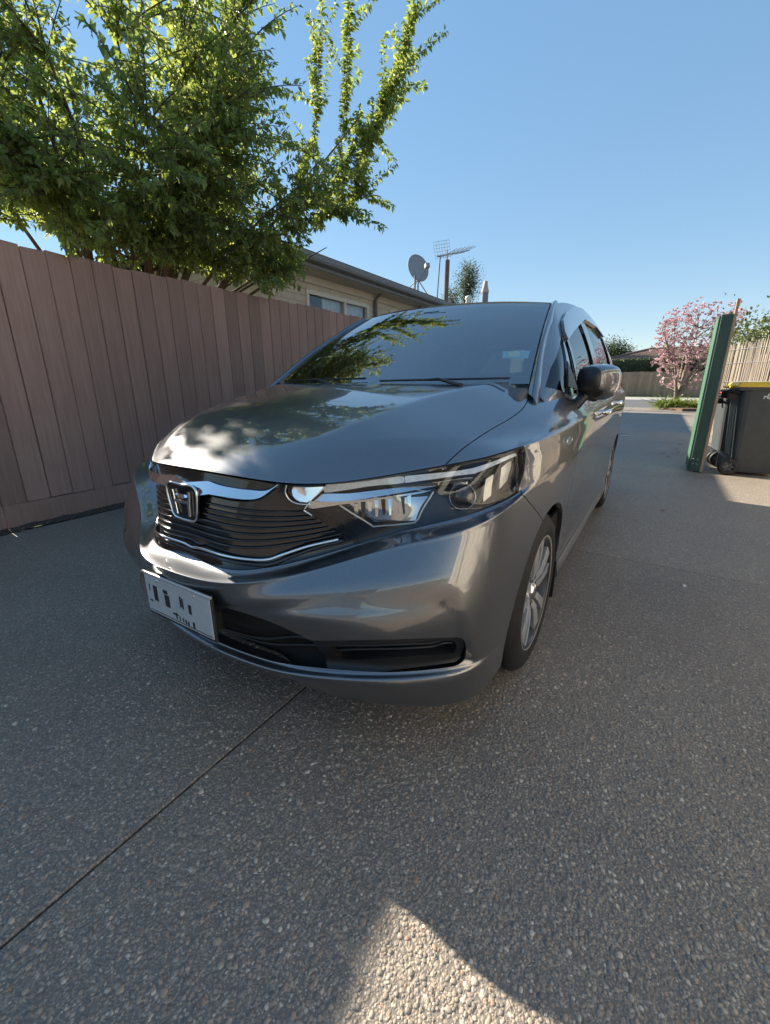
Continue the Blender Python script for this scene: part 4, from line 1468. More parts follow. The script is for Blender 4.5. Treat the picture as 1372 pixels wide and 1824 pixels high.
# chrome wing: the bar from the emblem outwards, and its outer piece running into the lamp
j_a, j_b = jzero(Z=.775), jzero(Z=.738)
wing_top = FRONT.px(smoothpts([(372, 857), (400, 866), (440, 872), (478, 872), (496, 862)], 5))
wing_bot = FRONT.px(smoothpts([(496, 863), (470, 883), (448, 888), (420, 886), (380, 880)], 5))
WING = [(0, j_b)] + wing_bot[::-1] + wing_top[::-1] + [(0, j_a)]
build_panel('chrome_wing', M_CHROME, grille, panel_data(FRONT, WING, off=.002, flange=.018, gap=0, tilt=.018), 'weld')
for mir in (None, 'flip'):
    px_panel('chrome_wing_end', [(522, 867), (550, 868), (577, 867), (566, 878), (556, 888), (548, 892), (536, 891), (528, 887), (523, 881), (521, 874)], M_CHROME, grille, .0, flange=.012, mirror=mir, tilt=.012, smooth=False)
px_tube('wing_end_outline', [(512, 863), (509, 876), (516, 889), (530, 896), (556, 898)], .0022, M_CHROME, grille, .004)
# emblem: upright H in a rounded frame (dark centre)
EM = Vector((0, float(FRONT.p(0, jzero(Z=.72))[1]) - .014, .722))
b = MB()
b.prism([(x + 0, z + EM.z) for x, z in smoothpts([(-.066, .048), (0, .053), (.066, .048), (.060, -.02), (.047, -.046), (0, -.051), (-.047, -.046), (-.060, -.02)], .01, True)], EM.y + .004, EM.y + .012, 'Y')
emb = b.build('emblem', M_BLACKGLOSS, grille, .002)
fr = smoothpts([(-.066, .048), (0, .053), (.066, .048), (.060, -.02), (.047, -.046), (0, -.051), (-.047, -.046), (-.060, -.02)], .01, True)
MB().tube([(x, EM.y + .002, z + EM.z) for x, z in fr + [fr[0], fr[1]]], .0034, 8, caps=False).build('emblem_ring', M_CHROME, emb)
b = MB()
for s in (-1, 1):
    b.bar((s * .038, EM.y, EM.z + .036), (s * .028, EM.y, EM.z - .036), .009, .006, (0, 1, 0))
b.bar((-.030, EM.y, EM.z + .004), (.030, EM.y, EM.z + .004), .009, .006, (0, 1, 0))
b.build('emblem_letter', M_CHROME, emb, .001)

# ---- lower intake, fog inserts
intake = build_panel('lower_intake', M_DARK, CAR, panel_data(FRONT, [(i, j) for i, j in HOLE], off=-.060, flange=0, gap=-.02), 'weld')
def slot(pts): return FRONT.px(smoothpts(pts, 5, True))
SLOTP = [(585, 1159), (640, 1157), (720, 1154), (790, 1149), (812, 1148), (817, 1156), (815, 1168), (800, 1172), (720, 1178), (640, 1182), (604, 1180), (592, 1170)]
FOG = [(556, 1144), (640, 1143), (721, 1141), (812, 1138), (822, 1141), (827, 1155), (825, 1172), (815, 1180), (744, 1191), (660, 1199), (592, 1201), (575, 1175)]
for mir in (None, 'flip'):
    fog = build_panel('fog_insert', M_BLACK, CAR, panel_data(FRONT, slot(FOG), [slot(SLOTP)], off=-.014, flange=.03, gap=0), mir)
    for dy in (0, 1):
        pts = [(592, 1166 + 8 * dy), (660, 1166 + 7 * dy), (730, 1163 + 7 * dy), (775, 1160 + 7 * dy), (795, 1153 + 8 * dy), (814, 1151 + 8 * dy)]
        P = [FRONT.p(i, j, -.028) * ([-1, 1, 1] if mir else [1, 1, 1]) for i, j in FRONT.px(smoothpts(pts, 6))]
        MB().tube(P, .0045, 6).build('blade', M_BLACK, fog)
# mesh bars across the middle intake
for z in (.275, .31):
    b = MB()
    P = []
    j = jzero(Z=z)
    for i in np.arange(0, 2.1 * MI, 2): P.append(FRONT.p(i, j, -.035))
    b.tube([p * [-1, 1, 1] for p in P[::-1]][:-1] + P, .005, 6).build('blade', M_BLACK, intake)

# ---- headlights
hp = panel_data(FRONT, HEADLIGHT, off=-.0005, flange=.0, gap=.002)
hb = panel_data(FRONT, HEADLIGHT, off=-.055, flange=0, gap=-.006)
# bucket wall between lens edge and housing
for mir in (None, 'flip'):
    H = build_panel('headlight', M_LAMPDARK, CAR, hb, mir)
    sg = np.array([-1, 1, 1]) if mir else np.array([1, 1, 1])
    ring = [(FRONT.p(i, j, -.004) * sg, FRONT.p(i, j, -.060) * sg) for i, j in dedupe(HEADLIGHT)]
    b = MB()
    n = len(ring)
    b.add([p for r in ring for p in r], [(2 * k, 2 * ((k + 1) % n), 2 * ((k + 1) % n) + 1, 2 * k + 1) for k in range(n)], True)
    b.build('bucket', M_BLACK, H)
    k = dict(mirror=mir)
    zx = lambda pts: [(540 + x / 3.267, 780 + y / 3.267) for x, y in pts]
    px_panel('daylight_strip', zx([(600, 222), (930, 178), (1000, 165), (1265, 84), (1270, 100), (1010, 196), (930, 205), (600, 262)]), M_LAMPCLEAR, H, -.016, smooth=False, **k)
    px_panel('indicator', zx([(150, 277), (300, 255), (590, 226), (590, 262), (400, 290), (250, 318), (120, 332)]), M_LAMPCLEAR, H, -.020, **k)
    px_panel('chrome_strip', zx([(45, 350), (120, 340), (300, 332), (600, 285), (800, 247), (985, 216), (1003, 224), (970, 244), (800, 274), (600, 314), (440, 344), (240, 374), (60, 374)]), M_CHROME, H, -.018, flange=.010, tilt=.012, **k)
    px_panel('trim_step', zx([(30, 385), (215, 378), (240, 380), (440, 350), (600, 322), (760, 296), (700, 318), (440, 372), (225, 405), (20, 432)]), M_LAMPGREY, H, -.020, flange=.01, smooth=False, **k)
    px_panel('house_reflection', zx([(1100, 222), (1150, 198), (1142, 330), (1092, 362)]), M_HOUSEREFL, H, -.034, flange=.01, smooth=False, **k)  # cream stripes paint the house's reflection into the lamp end
    px_panel('house_reflection', zx([(1196, 165), (1262, 122), (1262, 155), (1238, 245), (1188, 298)]), M_HOUSEREFL, H, -.030, flange=.01, smooth=False, **k)
    # low beam: chamber with facetted reflector
    px_panel('reflector', zx([(230, 412), (430, 378), (640, 345), (745, 325), (640, 480), (405, 530)]), M_LAMPGREY, H, -.046, flange=.02, smooth=False, **k)
    for q in range(9):
        x0 = 290 + q * 40
        pts = zx([(x0, 415 - q * 9), (x0 + 26, 410 - q * 10), (x0 + 26 - q * 2, 505 - q * 7), (x0 + 6, 508 - q * 7)])
        px_panel('facet', pts, (M_LAMPGREY, M_LAMPDARK, M_CHROME)[q % 3], H, -.034 - .006 * (q % 2), flange=.014, tilt=.012 if q % 2 else None, smooth=False, **k)
    P = [FRONT.p(i, j, -.024) * sg for i, j in FRONT.px(lin(zx([(210, 412), (300, 475), (400, 538), (520, 516), (640, 490), (665, 470), (768, 306)]), 5))]
    MB().tube(P, .0028, 6).build('chamber_trim', M_SILVER, H)
    # projector on the outer side
    i, j = FRONT.px(zx([(952, 330)]))[0]
    c, nn = FRONT.p(i, j, -.030) * sg, FRONT.n(i, j) * sg
    fw = Vector(nn) * .55 + Vector((0, -1, 0)) * .75
    fw.normalize()
    q = fw.to_track_quat('Z', 'Y').to_matrix().to_4x4()
    q.translation = Vector(c)
    b = MB()
    b.lathe([(.001, .018), (.012, .016), (.024, .009), (.032, 0), (.034, -.01)], 28)
    b.v = [tuple(q @ Vector(v)) for v in b.v]
    pr_ = b.build('projector', simple('projector glass', (.02, .022, .028), .03, coat=1) if 'projector glass' not in MATS else MATS['projector glass'], H)
    b = MB()
    b.lathe([(.0335, -.004), (.0340, .002), (.0350, .0035), (.0360, .002), (.0365, -.004)], 28)
    b.v = [tuple(q @ Vector(v)) for v in b.v]
    b.build('projector_ring', M_LAMPGREY, pr_)
    P = [FRONT.p(i, j, .001) * sg for i, j in FRONT.px(lin([(581, 866), (556, 889), (541, 909), (556, 918)], 5))]
    MB().tube(P, .0022, 6).build('lens_edge', M_CHROME, H)
    build_panel('lens', M_LENS, H, hp, mir)

# ---- number plate
PY = .046
pl = MB().box((-.158, PY - .004, .356), (.166, PY + .004, .500)).build('number_plate', M_PLATEBLACK, CAR, .002)
MB().box((-.152, PY - .0065, .366), (.160, PY - .002, .492)).build('plate_face', M_PLATE, pl, .0015)
b = MB()
b.tube([(-.160, PY - .006, .498), (.168, PY - .006, .498)], .0045, 8).build('frame_bar', M_SILVER, pl)
def mark(x0, x1, z0, z1, k=0):
    MB().prism([(x0, z0), (x1, z0 + k), (x1, z1 + k), (x0, z1)], PY - .0075, PY - .0064, 'Y').build('mark', M_PLATEBLACK, pl)
for x0, x1, z0, z1 in ((-.128, -.106, .412, .462), (-.151, -.147, .440, .462), (-.158, -.142, .404, .409), (-.070, -.046, .450, .462), (-.066, -.040, .408, .447), (.018, .026, .428, .462), (.029, .036, .424, .458),
                       (.062, .076, .418, .447), (-.03, .0, .392, .397), (-.014, -.008, .380, .400), (.004, .009, .379, .393), (.021, .026, .379, .393), (.034, .041, .377, .391), (.047, .055, .376, .388), (.074, .084, .376, .394)):
    mark(x0 * .9 + .004, x1 * .9 + .004, z0, z1)
MB().box((-.146, PY - .0074, .3725), (.154, PY - .0063, .3745)).build('mark', M_PLATEBLACK, pl)
MB().box((-.12, PY - .002, .36), (.12, .10, .49)).build('plate_bracket', M_BLACK, pl)
for x in (-.085, .093):
    MB().lathe([(.0005, .0), (.005, .0006), (.0065, .003)], 10, 'Y', (x, PY - .0085, .482)).build('screw', M_SILVER, pl)

# ---- side panels
def sp_(pts, step=.02): return SIDE.side(lin(pts, step, True))
YD0, YD1, YD2 = 1.302, 2.36, 3.17
belt = lambda y: float(np.interp(y, [1.3, 1.9, 2.6, 3.45, 4.0], [.984, 1.004, 1.024, 1.044, 1.064]))
SILL = .285
def sidepanel(name, pts, m=M_PAINT, parent=None, off=0, both=True, flange=.018, holes=()):
    d = panel_data(SIDE, SIDE.side(pts, 0), [SIDE.side(h, 0) for h in holes], off=off, flange=flange)
    a = build_panel(name, m, parent or CAR, d)
    if both: return a, build_panel(name, m, parent or CAR, d, 'flip')
    return a
RWY = 3.47
rarch = [(RWY + WR * math.cos(t), WZ + WR * math.sin(t)) for t in np.linspace(math.pi - a0, a0, 61)]
doorF = lin([(YD0, SILL), (YD1, SILL), (YD1, belt(YD1)), (1.9, belt(1.9)), (YD0, belt(YD0))], .03, True)
door_a, door_b = sidepanel('front_door', doorF)
ra = [q for q in rarch if q[0] < YD2 + .06]
rd = [(YD1, SILL), (RWY - math.sqrt(WR ** 2 - (WZ - SILL) ** 2), SILL)] + [q for q in rarch if q[1] > SILL and q[0] < 3.25] + [(3.27, .66), (3.30, .80), (3.33, belt(3.33)), (2.6, belt(2.6)), (YD1, belt(YD1))]
rdoor_a, rdoor_b = sidepanel('rear_door', lin(rd, .03, True))
# sill skirt
sk = lin([(YD0, .178), (RWY - .315, .178), (RWY - .337, SILL), (YD0, SILL)], .03, True)
sidepanel('side_skirt', sk)
# rear quarter and rear bumper: everything aft of the rear door round to the middle of the tail
qi = SIDE.side([q for q in rarch if q[0] >= 3.22 or q[1] > .62][::-1])
qa = [SIDE.side([q])[0] for q in lin([(3.33, belt(3.33)), (3.30, .80), (3.27, .66), (3.25, .5565)], .03)]
arc2 = SIDE.side([q for q in rarch if q[0] > 3.25])
ie = SIDE.ni - 1
j10 = JT - .001
QUARTER = qa + arc2 + [(i, 0.0) for i in np.arange(math.ceil(arc2[-1][0]) + .5, ie + .1, 2)] + [(float(ie), j) for j in np.arange(4, JT, 4)] + [(i, j10) for i in np.arange(ie, qa[0][0], -2)]
qd = panel_data(SIDE, QUARTER, flange=.018, gap=.0016)
build_panel('rear_quarter', M_PAINT, CAR, qd)
build_panel('rear_quarter', M_PAINT, CAR, qd, 'flip')
# tail lamps on the rear corners
tl = panel_data(SIDE, SIDE.side(smoothpts([(3.98, .80), (4.12, .82), (4.22, .86), (4.22, .98), (4.10, 1.03), (4.0, 1.0)], .03, True)), off=.006, flange=.01)
build_panel('tail_lamp', M_RED, CAR, tl)
build_panel('tail_lamp', M_RED, CAR, tl, 'flip')

# ---- greenhouse
LB = [(.742, 1.115, .975), (.766, 1.22, .984), (.777, 1.36, .986), (.778, 1.9, 1.005), (.778, 2.6, 1.025), (.776, 3.2, 1.04), (.765, 3.75, 1.055), (.735, 4.05, 1.068)]
UB = [(.722, 1.115, .995), (.655, 1.42, 1.195), (.622, 1.66, 1.325), (.588, 1.90, 1.430), (.592, 2.45, 1.482), (.598, 3.05, 1.482), (.585, 3.65, 1.445), (.555, 4.08, 1.39)]
tq = np.arange(len(LB), dtype=float)
td = np.linspace(0, len(LB) - 1, 130)
Lc, Uc = cspline(tq, np.array(LB), td), cspline(tq, np.array(UB), td)
gj = np.linspace(0, 1, 26)
G = Lc[:, None] * (1 - gj[None, :, None]) + Uc[:, None] * gj[None, :, None]
G[:, :, 0] += .020 * np.sin(math.pi * gj)[None] * np.clip(np.linalg.norm(Uc - Lc, axis=1) / .42, 0, 1)[:, None]
GREEN = Surf(G)
def ghp(name, pts, m, parent, off=0, flange=.012, smooth=False, both=True, gap=.0012, step=.02):
    poly = GREEN.side(smoothpts(pts, step, True) if smooth else lin(pts, step, True))
    d = panel_data(GREEN, poly, off=off, flange=flange, gap=gap)
    a = build_panel(name, m, parent, d)
    b = build_panel(name, m, parent, d, 'flip') if both else None
    return a, b
# whole side frame as one body-colour panel with window openings
i1 = GREEN.ni - 1
frame_o = [(i, 0) for i in np.arange(0, i1, 2.0)] + [(i1, j) for j in np.arange(0, 25, 2.0)] + [(i, 25) for i in np.arange(i1, 0, -2.0)] + [(0, 25)]
Q_PX = [(1000, 597), (981, 655), (971, 690), (1018, 706), (1011, 655)]
D_PX = [(1006, 610), (1020, 590), (1034, 578), (1043, 576), (1050, 612), (1058, 655), (1062, 690), (1024, 706)]
def toYZ(px):
    return [tuple(GREEN.p(*q)[1:]) for q in GREEN.px(px)]
Q_WIN, D_WIN = toYZ(Q_PX), toYZ(D_PX)
for nm, w in (('Q', Q_WIN), ('D', D_WIN)): print(nm, [(round(float(a), 3), round(float(b_), 3)) for a, b_ in w])
R_WIN = [(2.42, 1.04), (3.20, 1.058), (3.30, 1.10), (3.20, 1.36), (2.85, 1.405), (2.42, 1.405)]
C_WIN = [(3.37, 1.085), (3.92, 1.12), (3.85, 1.26), (3.70, 1.32), (3.28, 1.36)]
wins = [lin(w, .02, True) for w in (Q_WIN, D_WIN, R_WIN, C_WIN)]
fdat = panel_data(GREEN, frame_o, [GREEN.side(w) for w in wins], off=0, flange=.016, gap=0)
frA = build_panel('side_frame', M_PAINT, CAR, fdat)
frB = build_panel('side_frame', M_PAINT, CAR, fdat, 'flip')
for nm, w in (('quarter_window', Q_WIN), ('door_window', D_WIN), ('door_window', R_WIN), ('rear_side_window', C_WIN)):
    poly = GREEN.side(lin(w, .02, True))
    d = panel_data(GREEN, poly, off=-.007, flange=0, gap=-.006)
    build_panel(nm, M_SIDEGLASS, frA, d)
    build_panel(nm, M_SIDEGLASS, frB, d, 'flip')
for s, fr_ in ((1, frA), (-1, frB)):
    # black pillar covers and belt strips
    for nm, pts, off in (('pillar_cover', [(2.288, 1.03), (2.425, 1.032), (2.425, 1.402), (2.272, 1.398)], .0025), ('belt_strip', [(1.62, 1.000), (3.22, 1.036), (3.22, 1.052), (1.62, 1.018)], .004), ('window_frame', [(1.608, 1.024), (1.648, 1.022), (1.745, 1.285), (1.69, 1.262)], .003), ('pillar_cover', [(3.21, 1.06), (3.36, 1.085), (3.27, 1.36), (3.205, 1.362)], .0025)):
        d = panel_data(GREEN, GREEN.side(lin(pts, .02, True)), off=off, flange=.006, gap=0)
        build_panel(nm, M_BLACKGLOSS, fr_, d, None if s > 0 else 'flip')
    # smoked wind deflectors over the door windows
    for pts in (toYZ([(1001, 594), (998, 574), (1004, 559), (1018, 548), (1033, 552), (1047, 566), (1038, 571), (1030, 579), (1017, 593), (1007, 608)]), [(2.40, 1.398), (2.85, 1.398), (3.18, 1.362), (3.19, 1.385), (2.85, 1.43), (2.40, 1.428)]):
        d = panel_data(GREEN, GREEN.side(lin(pts, .02, True)), off=.016, flange=.014, gap=0)
        build_panel('wind_deflector', simple('smoked acrylic', (.10, .105, .12), .12, coat=1) if 'smoked acrylic' not in MATS else MATS['smoked acrylic'], fr_, d, None if s > 0 else 'flip')

# windscreen
fx, ft = np.linspace(0, 1, 40), np.linspace(0, 1, 40)
WS = np.zeros((40, 40, 3))
WS[:, :, 0] = fx[:, None] * (.672 * (1 - ft) + .562 * ft)[None]
WS[:, :, 1] = (.985 + .165 * fx ** 2.2)[:, None] * (1 - ft)[None] + (1.735 + .125 * fx ** 2.2)[:, None] * ft[None]
WS[:, :, 2] = 1.040 * (1 - ft)[None] + (1.440 - .014 * fx ** 2)[:, None] * ft[None]
bow = np.sin(math.pi * ft)[None]
WS[:, :, 1] -= .010 * bow
WS[:, :, 2] += .020 * bow
WIND = Surf(WS, sym0=True)
wo_ = [(i, 0.) for i in range(0, 39, 2)] + [(39., j) for j in range(0, 39, 2)] + [(i, 39.) for i in range(39, -1, -2)] + [(0., 39.)]
wsg = build_panel('windscreen', M_WIND, CAR, panel_data(WIND, wo_, flange=.004, gap=.004), 'weld')
# dark print band along the top and round the sensor
band = [(i, 36.6 + .0 * i) for i in range(0, 39, 2)] + [(39., 36.6), (39., 39.)] + [(i, 39.) for i in range(39, -1, -2)]
# A pillars: moulding strip + pillar, between windscreen edge and side frame
tA = np.linspace(0, 1, 40)
We = WS[-1]
kU = np.linspace(0, 3, 40)
Ue = cspline(tq, np.array(UB), kU)
PG = np.zeros((17, 40, 3))
tp = np.linspace(-.075, 1, 40)                      # the foot dips under the wing
def ext(Cv):
    out = []
    for t in tp:
        k = t * 39
        out.append(Cv[0] + (Cv[1] - Cv[0]) * k if k < 0 else Cv[int(min(k, 38))] * (1 - (k - int(min(k, 38)))) + Cv[int(min(k, 38)) + 1] * (k - int(min(k, 38))))
    return np.array(out)
We, Ue = ext(We), ext(Ue)
for a in range(17):
    f = a / 16
    PG[a] = We * (1 - f) + Ue * f
    PG[a, :, 2] += .012 * math.sin(math.pi * f)
    PG[a, :, 1] -= .010 * math.sin(math.pi * f)
    PG[a, :, 0] += .004 * math.sin(math.pi * f)
PIL = Surf(PG)
for lo, hi, nm, mm in ((0, 5, 'pillar_moulding', M_PAINT), (5, 16, 'windscreen_pillar', M_PAINT)):
    poly = [(float(lo), j) for j in range(38, 0, -2)] + [(float(i), 0.) for i in range(lo, hi + 1)] + [(float(hi), j) for j in range(2, 38, 2)] + [(float(i), 39.) for i in range(hi, lo - 1, -1)]
    d = panel_data(PIL, poly, flange=.014, gap=.0012)
    build_panel(nm, mm, CAR, d)
    build_panel(nm, mm, CAR, d, 'flip')

# roof
ROOFU = np.array(UB)[3:]
yc = np.array([1.745, 2.42, 3.05, 3.65, 4.12]); zc_ = np.array([1.449, 1.530, 1.532, 1.492, 1.425])
tk2 = np.arange(5.)
tr_ = np.linspace(0, 4, 80)
Ur = cspline(tk2, ROOFU, tr_); ycr = cspline(tk2, yc, tr_); zcr = cspline(tk2, zc_, tr_)
fx = np.linspace(0, 1, 40)
RF = np.zeros((40, 80, 3))
RF[:, :, 0] = fx[:, None] * Ur[None, :, 0]
RF[:, :, 1] = ycr[None] + (Ur[None, :, 1] - ycr[None]) * (fx ** 2.2)[:, None]
RF[:, :, 2] = zcr[None] + (Ur[None, :, 2] - zcr[None]) * (fx ** 2.4)[:, None]
ROOF = Surf(RF, sym0=True)
ro = [(i, 0.) for i in range(0, 39, 2)] + [(39., j) for j in range(0, 79, 2)] + [(i, 79.) for i in range(39, -1, -2)] + [(0., 79.)]
build_panel('roof', M_PAINT, CAR, panel_data(ROOF, ro, flange=.02, gap=.002), 'weld')
# tailgate with its window: from roof rear edge down to the belt
bot = np.array([SIDE.P[k, JT] for k in np.linspace(SIDE.ni - 1, 4 * MI - 2, 40).astype(int)])
topc = RF[:, -1]
tt = np.linspace(0, 1, 30)
TG = topc[:, None] * (1 - tt[None, :, None]) + bot[:, None] * tt[None, :, None]
TG[:, :, 1] += .05 * np.sin(math.pi * tt)[None]
TAIL = Surf(TG, sym0=True, flip=True)
to = [(i, 0.) for i in range(0, 39, 2)] + [(39., j) for j in range(0, 29, 2)] + [(i, 29.) for i in range(39, -1, -2)] + [(0., 29.)]
tw = [(i, 5.) for i in range(0, 31, 2)] + [(30., j) for j in range(6, 24, 2)] + [(i, 24.) for i in range(30, -1, -2)]
tgl = build_panel('tailgate', M_PAINT, CAR, panel_data(TAIL, to, [tw], flange=.015), 'weld')
build_panel('rear_window', M_SIDEGLASS, tgl, panel_data(TAIL, tw, off=-.004, flange=0, gap=-.004), 'weld')
# ---- wheels
def make_wheel():
    w = empty('wheel')
    b = MB()
    R, r0 = .301, .212
    prof = [(r0 - .012, .085), (r0 + .004, .092), (r0 + .02, .096), (R - .055, .098), (R - .028, .091), (R - .010, .078), (R, .060)]
    for g0 in (.045, .015, -.015, -.045):                 # tread grooves
        prof += [(R, g0 + .006), (R - .008, g0 + .004), (R - .008, g0 - .004), (R, g0 - .006)]
    prof += [(R, -.06), (R - .012, -.080), (R - .05, -.094), (r0, -.09)]
    b.lathe(prof, 64, 'X').build('tyre', M_TYRE, w)
    rim = MB()
    rim.lathe([(r0 + .003, .086), (r0 + .004, .090), (r0 - .006, .092), (r0 - .012, .086), (r0 - .018, .05), (r0 - .03, -.05), (r0 - .01, -.08)], 64, 'X')
    rim = rim.build('rim', M_RIMDARK, w)
    MB().lathe([(r0 - .004, .088), (r0 + .003, .0935), (r0 + .006, .089)], 64, 'X').build('rim_lip', M_SILVER, rim)
    MB().lathe([(.001, .010), (.10, .008), (.15, -.01), (.16, -.04)], 40, 'X').build('brake_disc', M_RIMDARK, w)
    # five pairs of wide machined spokes with dark windows between
    for k in range(5):
        a0_ = 2 * math.pi * k / 5 + .35
        for s in (-1, 1):
            b = MB()
            def pt(r, da, x):
                return (x, r * math.cos(a0_ + da), r * math.sin(a0_ + da))
            x0, x1 = .079, .087
            secs = [(.034, s * .10, s * .95), (.09, s * .10, s * .44), (.15, s * .12, s * .375), (.206, s * .13, s * .36)]
            vs_ = []
            for r, d0, d1 in secs:
                xx = x1 - (.012 if r < .06 else 0) - max(0, (.12 - r)) * .10
                vs_ += [pt(r, d0, xx), pt(r, d1, xx - .004), pt(r, d1, xx - .03), pt(r, d0, xx - .03)]
            fs = []
            for q in range(3):
                o_ = q * 4
                fs += [(o_, o_ + 1, o_ + 5, o_ + 4), (o_ + 1, o_ + 2, o_ + 6, o_ + 5), (o_ + 3, o_, o_ + 4, o_ + 7)]
            b.add(vs_, fs)
            b.build('spoke', M_SILVER, rim, .0015)
        # dark wedge between a pair of pairs
        b = MB()
        am = a0_ + math.pi / 5
        vs_ = [(.072, r * math.cos(am + d), r * math.sin(am + d)) for r, d in ((.05, -.22), (.05, .22), (.205, .10), (.205, -.10))]
        vs_ += [(.05, y, z) for _, y, z in vs_]
        b.add(vs_, [(0, 1, 2, 3), (0, 3, 7, 4), (1, 0, 4, 5), (2, 1, 5, 6)])
        b.build('spoke', M_RIMDARK, rim)
    MB().lathe([(.0005, .084), (.026, .083), (.030, .078), (.036, .070), (.045, .06)], 32, 'X').build('hub_cap', M_LAMPGREY, rim)
    for k in range(4):
        t = 2 * math.pi * k / 4 + .3
        c = (.05 * math.cos(t), .05 * math.sin(t))
        MB().lathe([(.0005, .074), (.009, .073), (.010, .055)], 10, 'X', (0, c[0], c[1])).build('wheel_nut', M_RIMDARK, rim)
    return w
w0 = make_wheel()
w0.parent = CAR
w0.location = (.735, WY - .005, .30)
for (x, y, fl, rx) in ((-.735, WY - .005, 1, .4), (.735, RWY, 0, 1.0), (-.735, RWY, 1, .2)):
    c = copy_tree(w0, CAR)
    c.location = (x, y, .30)
    c.rotation_euler = (rx, 0, math.pi if fl else 0)
w0.rotation_euler = (.0, 0, 0)
# wheel-arch liners and floor pan
for s in (-1, 1):
    for yc_ in (WY, RWY):
        b = MB()
        rings = []
        for x in (.36, .60, .79):
            rings.append([(s * x, yc_ + (WR + .012) * math.cos(t), WZ + (WR + .012) * math.sin(t)) for t in np.linspace(math.pi * 1.12, -.12 * math.pi, 40)])
        vs_ = [p for r in rings for p in r]
        fs = [(k * 40 + q, k * 40 + q + 1, (k + 1) * 40 + q + 1, (k + 1) * 40 + q) for k in range(2) for q in range(39)]
        b.add(vs_, fs, True)
        b.add(rings[0], [tuple(range(40))])
        b.build('arch_liner', M_DARK, CAR)
MB().box((-.60, .70, .16), (.60, 4.2, .19)).build('floor_pan', M_DARK, CAR)
MB().box((-.36, .50, .19), (.36, .98, .66)).build('engine_block', M_DARK, CAR)
# mud flap behind the front wheel
for s in (-1, 1):
    MB().box((s * .81 - .02, 1.262, .13), (s * .81 + .02, 1.275, .30)).build('mud_flap', M_BLACK, CAR)

# ---- cowl, wipers, screen labels, sensor
b = MB()
n = 24
vs_ = []
for k in range(n + 1):
    x = -.70 + 1.4 * k / n
    f = abs(x) / .70
    y0 = .97 + .17 * f ** 2.2
    vs_ += [(x, y0, 1.02 - .012 * f), (x, y0 + .10, 1.037)]
b.add(vs_, [(2 * k, 2 * k + 2, 2 * k + 3, 2 * k + 1) for k in range(n)], True).build('cowl', M_BLACK, CAR)
for x0, x1 in ((-.55, .02), (.10, .60)):
    P = []
    for k in range(13):
        x = x0 + (x1 - x0) * k / 12
        f = min(1, abs(x) / .672)
        t = .006 + .022 * k / 12
        p = WIND.p(f * 39, t * 39, .012)
        P.append((x, p[1], p[2]))
    wp = MB().tube(P, .0042, 6).build('wiper', M_BLACK, CAR)
    m = P[5]
    MB().tube([(m[0] + .16, m[1] - .05, m[2] - .02), (m[0] + .05, m[1] - .012, m[2] + .002), m], [.008, .006, .005], 8).build('wiper_arm', M_BLACK, wp)
M_LABELB = simple('label blue', (.20, .50, .62), .5)
M_LABELG = simple('label pale green', (.55, .66, .42), .5)
# two small labels behind the glass, low on the passenger side
def wind_panel(name, pts, m, off):
    poly = WIND.px(lin(pts, 4, True))
    return build_panel(name, m, wsg, panel_data(WIND, poly, off=off, flange=0, gap=0))
wind_panel('rego_label', [(896, 624), (933, 623), (930, 636), (895, 636)], M_LABELB, -.005)
wind_panel('rego_label', [(906, 625), (927, 624), (925, 634), (905, 634)], M_LABELG, -.0035)
wind_panel('warrant_label', [(934, 623), (946, 622), (941, 636), (931, 636)], M_LABELB, -.005)
# rear-view mirror, sensor cover
b = MB()
b.box((-.10, 1.62, 1.335), (.10, 1.65, 1.395))
b.build('interior_mirror', M_BLACK, CAR, .012, 3)
MB().box((-.05, 1.64, 1.385), (.05, 1.70, 1.405)).build('sensor_cover', M_BLACK, CAR, .01)

# ---- cabin
b = MB()
prof = [(1.02, .70), (1.02, 1.0), (1.10, 1.025), (1.35, 1.035), (1.62, 1.00), (1.68, .93), (1.66, .70)]
b.prism(prof, -.68, .68, 'X')
b.build('dashboard', simple('dash plastic', (.09, .09, .092), .7), CAR, .02, 3)
for x in (-.36, .36):
    seat = MB().box((x - .25, 2.0, .42), (x + .25, 2.5, .60)).build('front_seat', M_SEAT, CAR, .05, 3)
    M = Matrix.Translation((x, 2.46, .56)) @ Matrix.Rotation(R_(-18), 4, 'X')
    MB().box((-.24, -.06, 0), (.24, .07, .58), M, taper=.86).build('seat_back', M_SEAT, seat, .05, 3)
    MB().box((-.12, -.05, .60), (.12, .05, .76), M).build('head_rest', M_SEAT, seat, .04, 3)
MB().box((-.62, 2.95, .45), (.62, 3.3, .62)).build('rear_seat', M_SEAT, CAR, .05)
MB().box((-.62, 3.25, .55), (.62, 3.38, 1.12)).build('rear_seat_back', M_SEAT, CAR, .05)
b = MB()
Ms = Matrix.Translation((-.36, 1.80, .95)) @ Matrix.Rotation(R_(62), 4, 'X')
b.tube([Ms @ Vector((.185 * math.cos(t), .185 * math.sin(t), 0)) for t in np.linspace(0, 2 * math.pi, 33)], .015, 8, caps=False)
b.bar(Ms @ Vector((-.18, 0, 0)), Ms @ Vector((.18, 0, 0)), .05, .03)
b.bar(Ms @ Vector((0, 0, 0)), Ms @ Vector((0, -.18, 0)), .04, .03)
b.build('steering_wheel', M_BLACK, CAR)

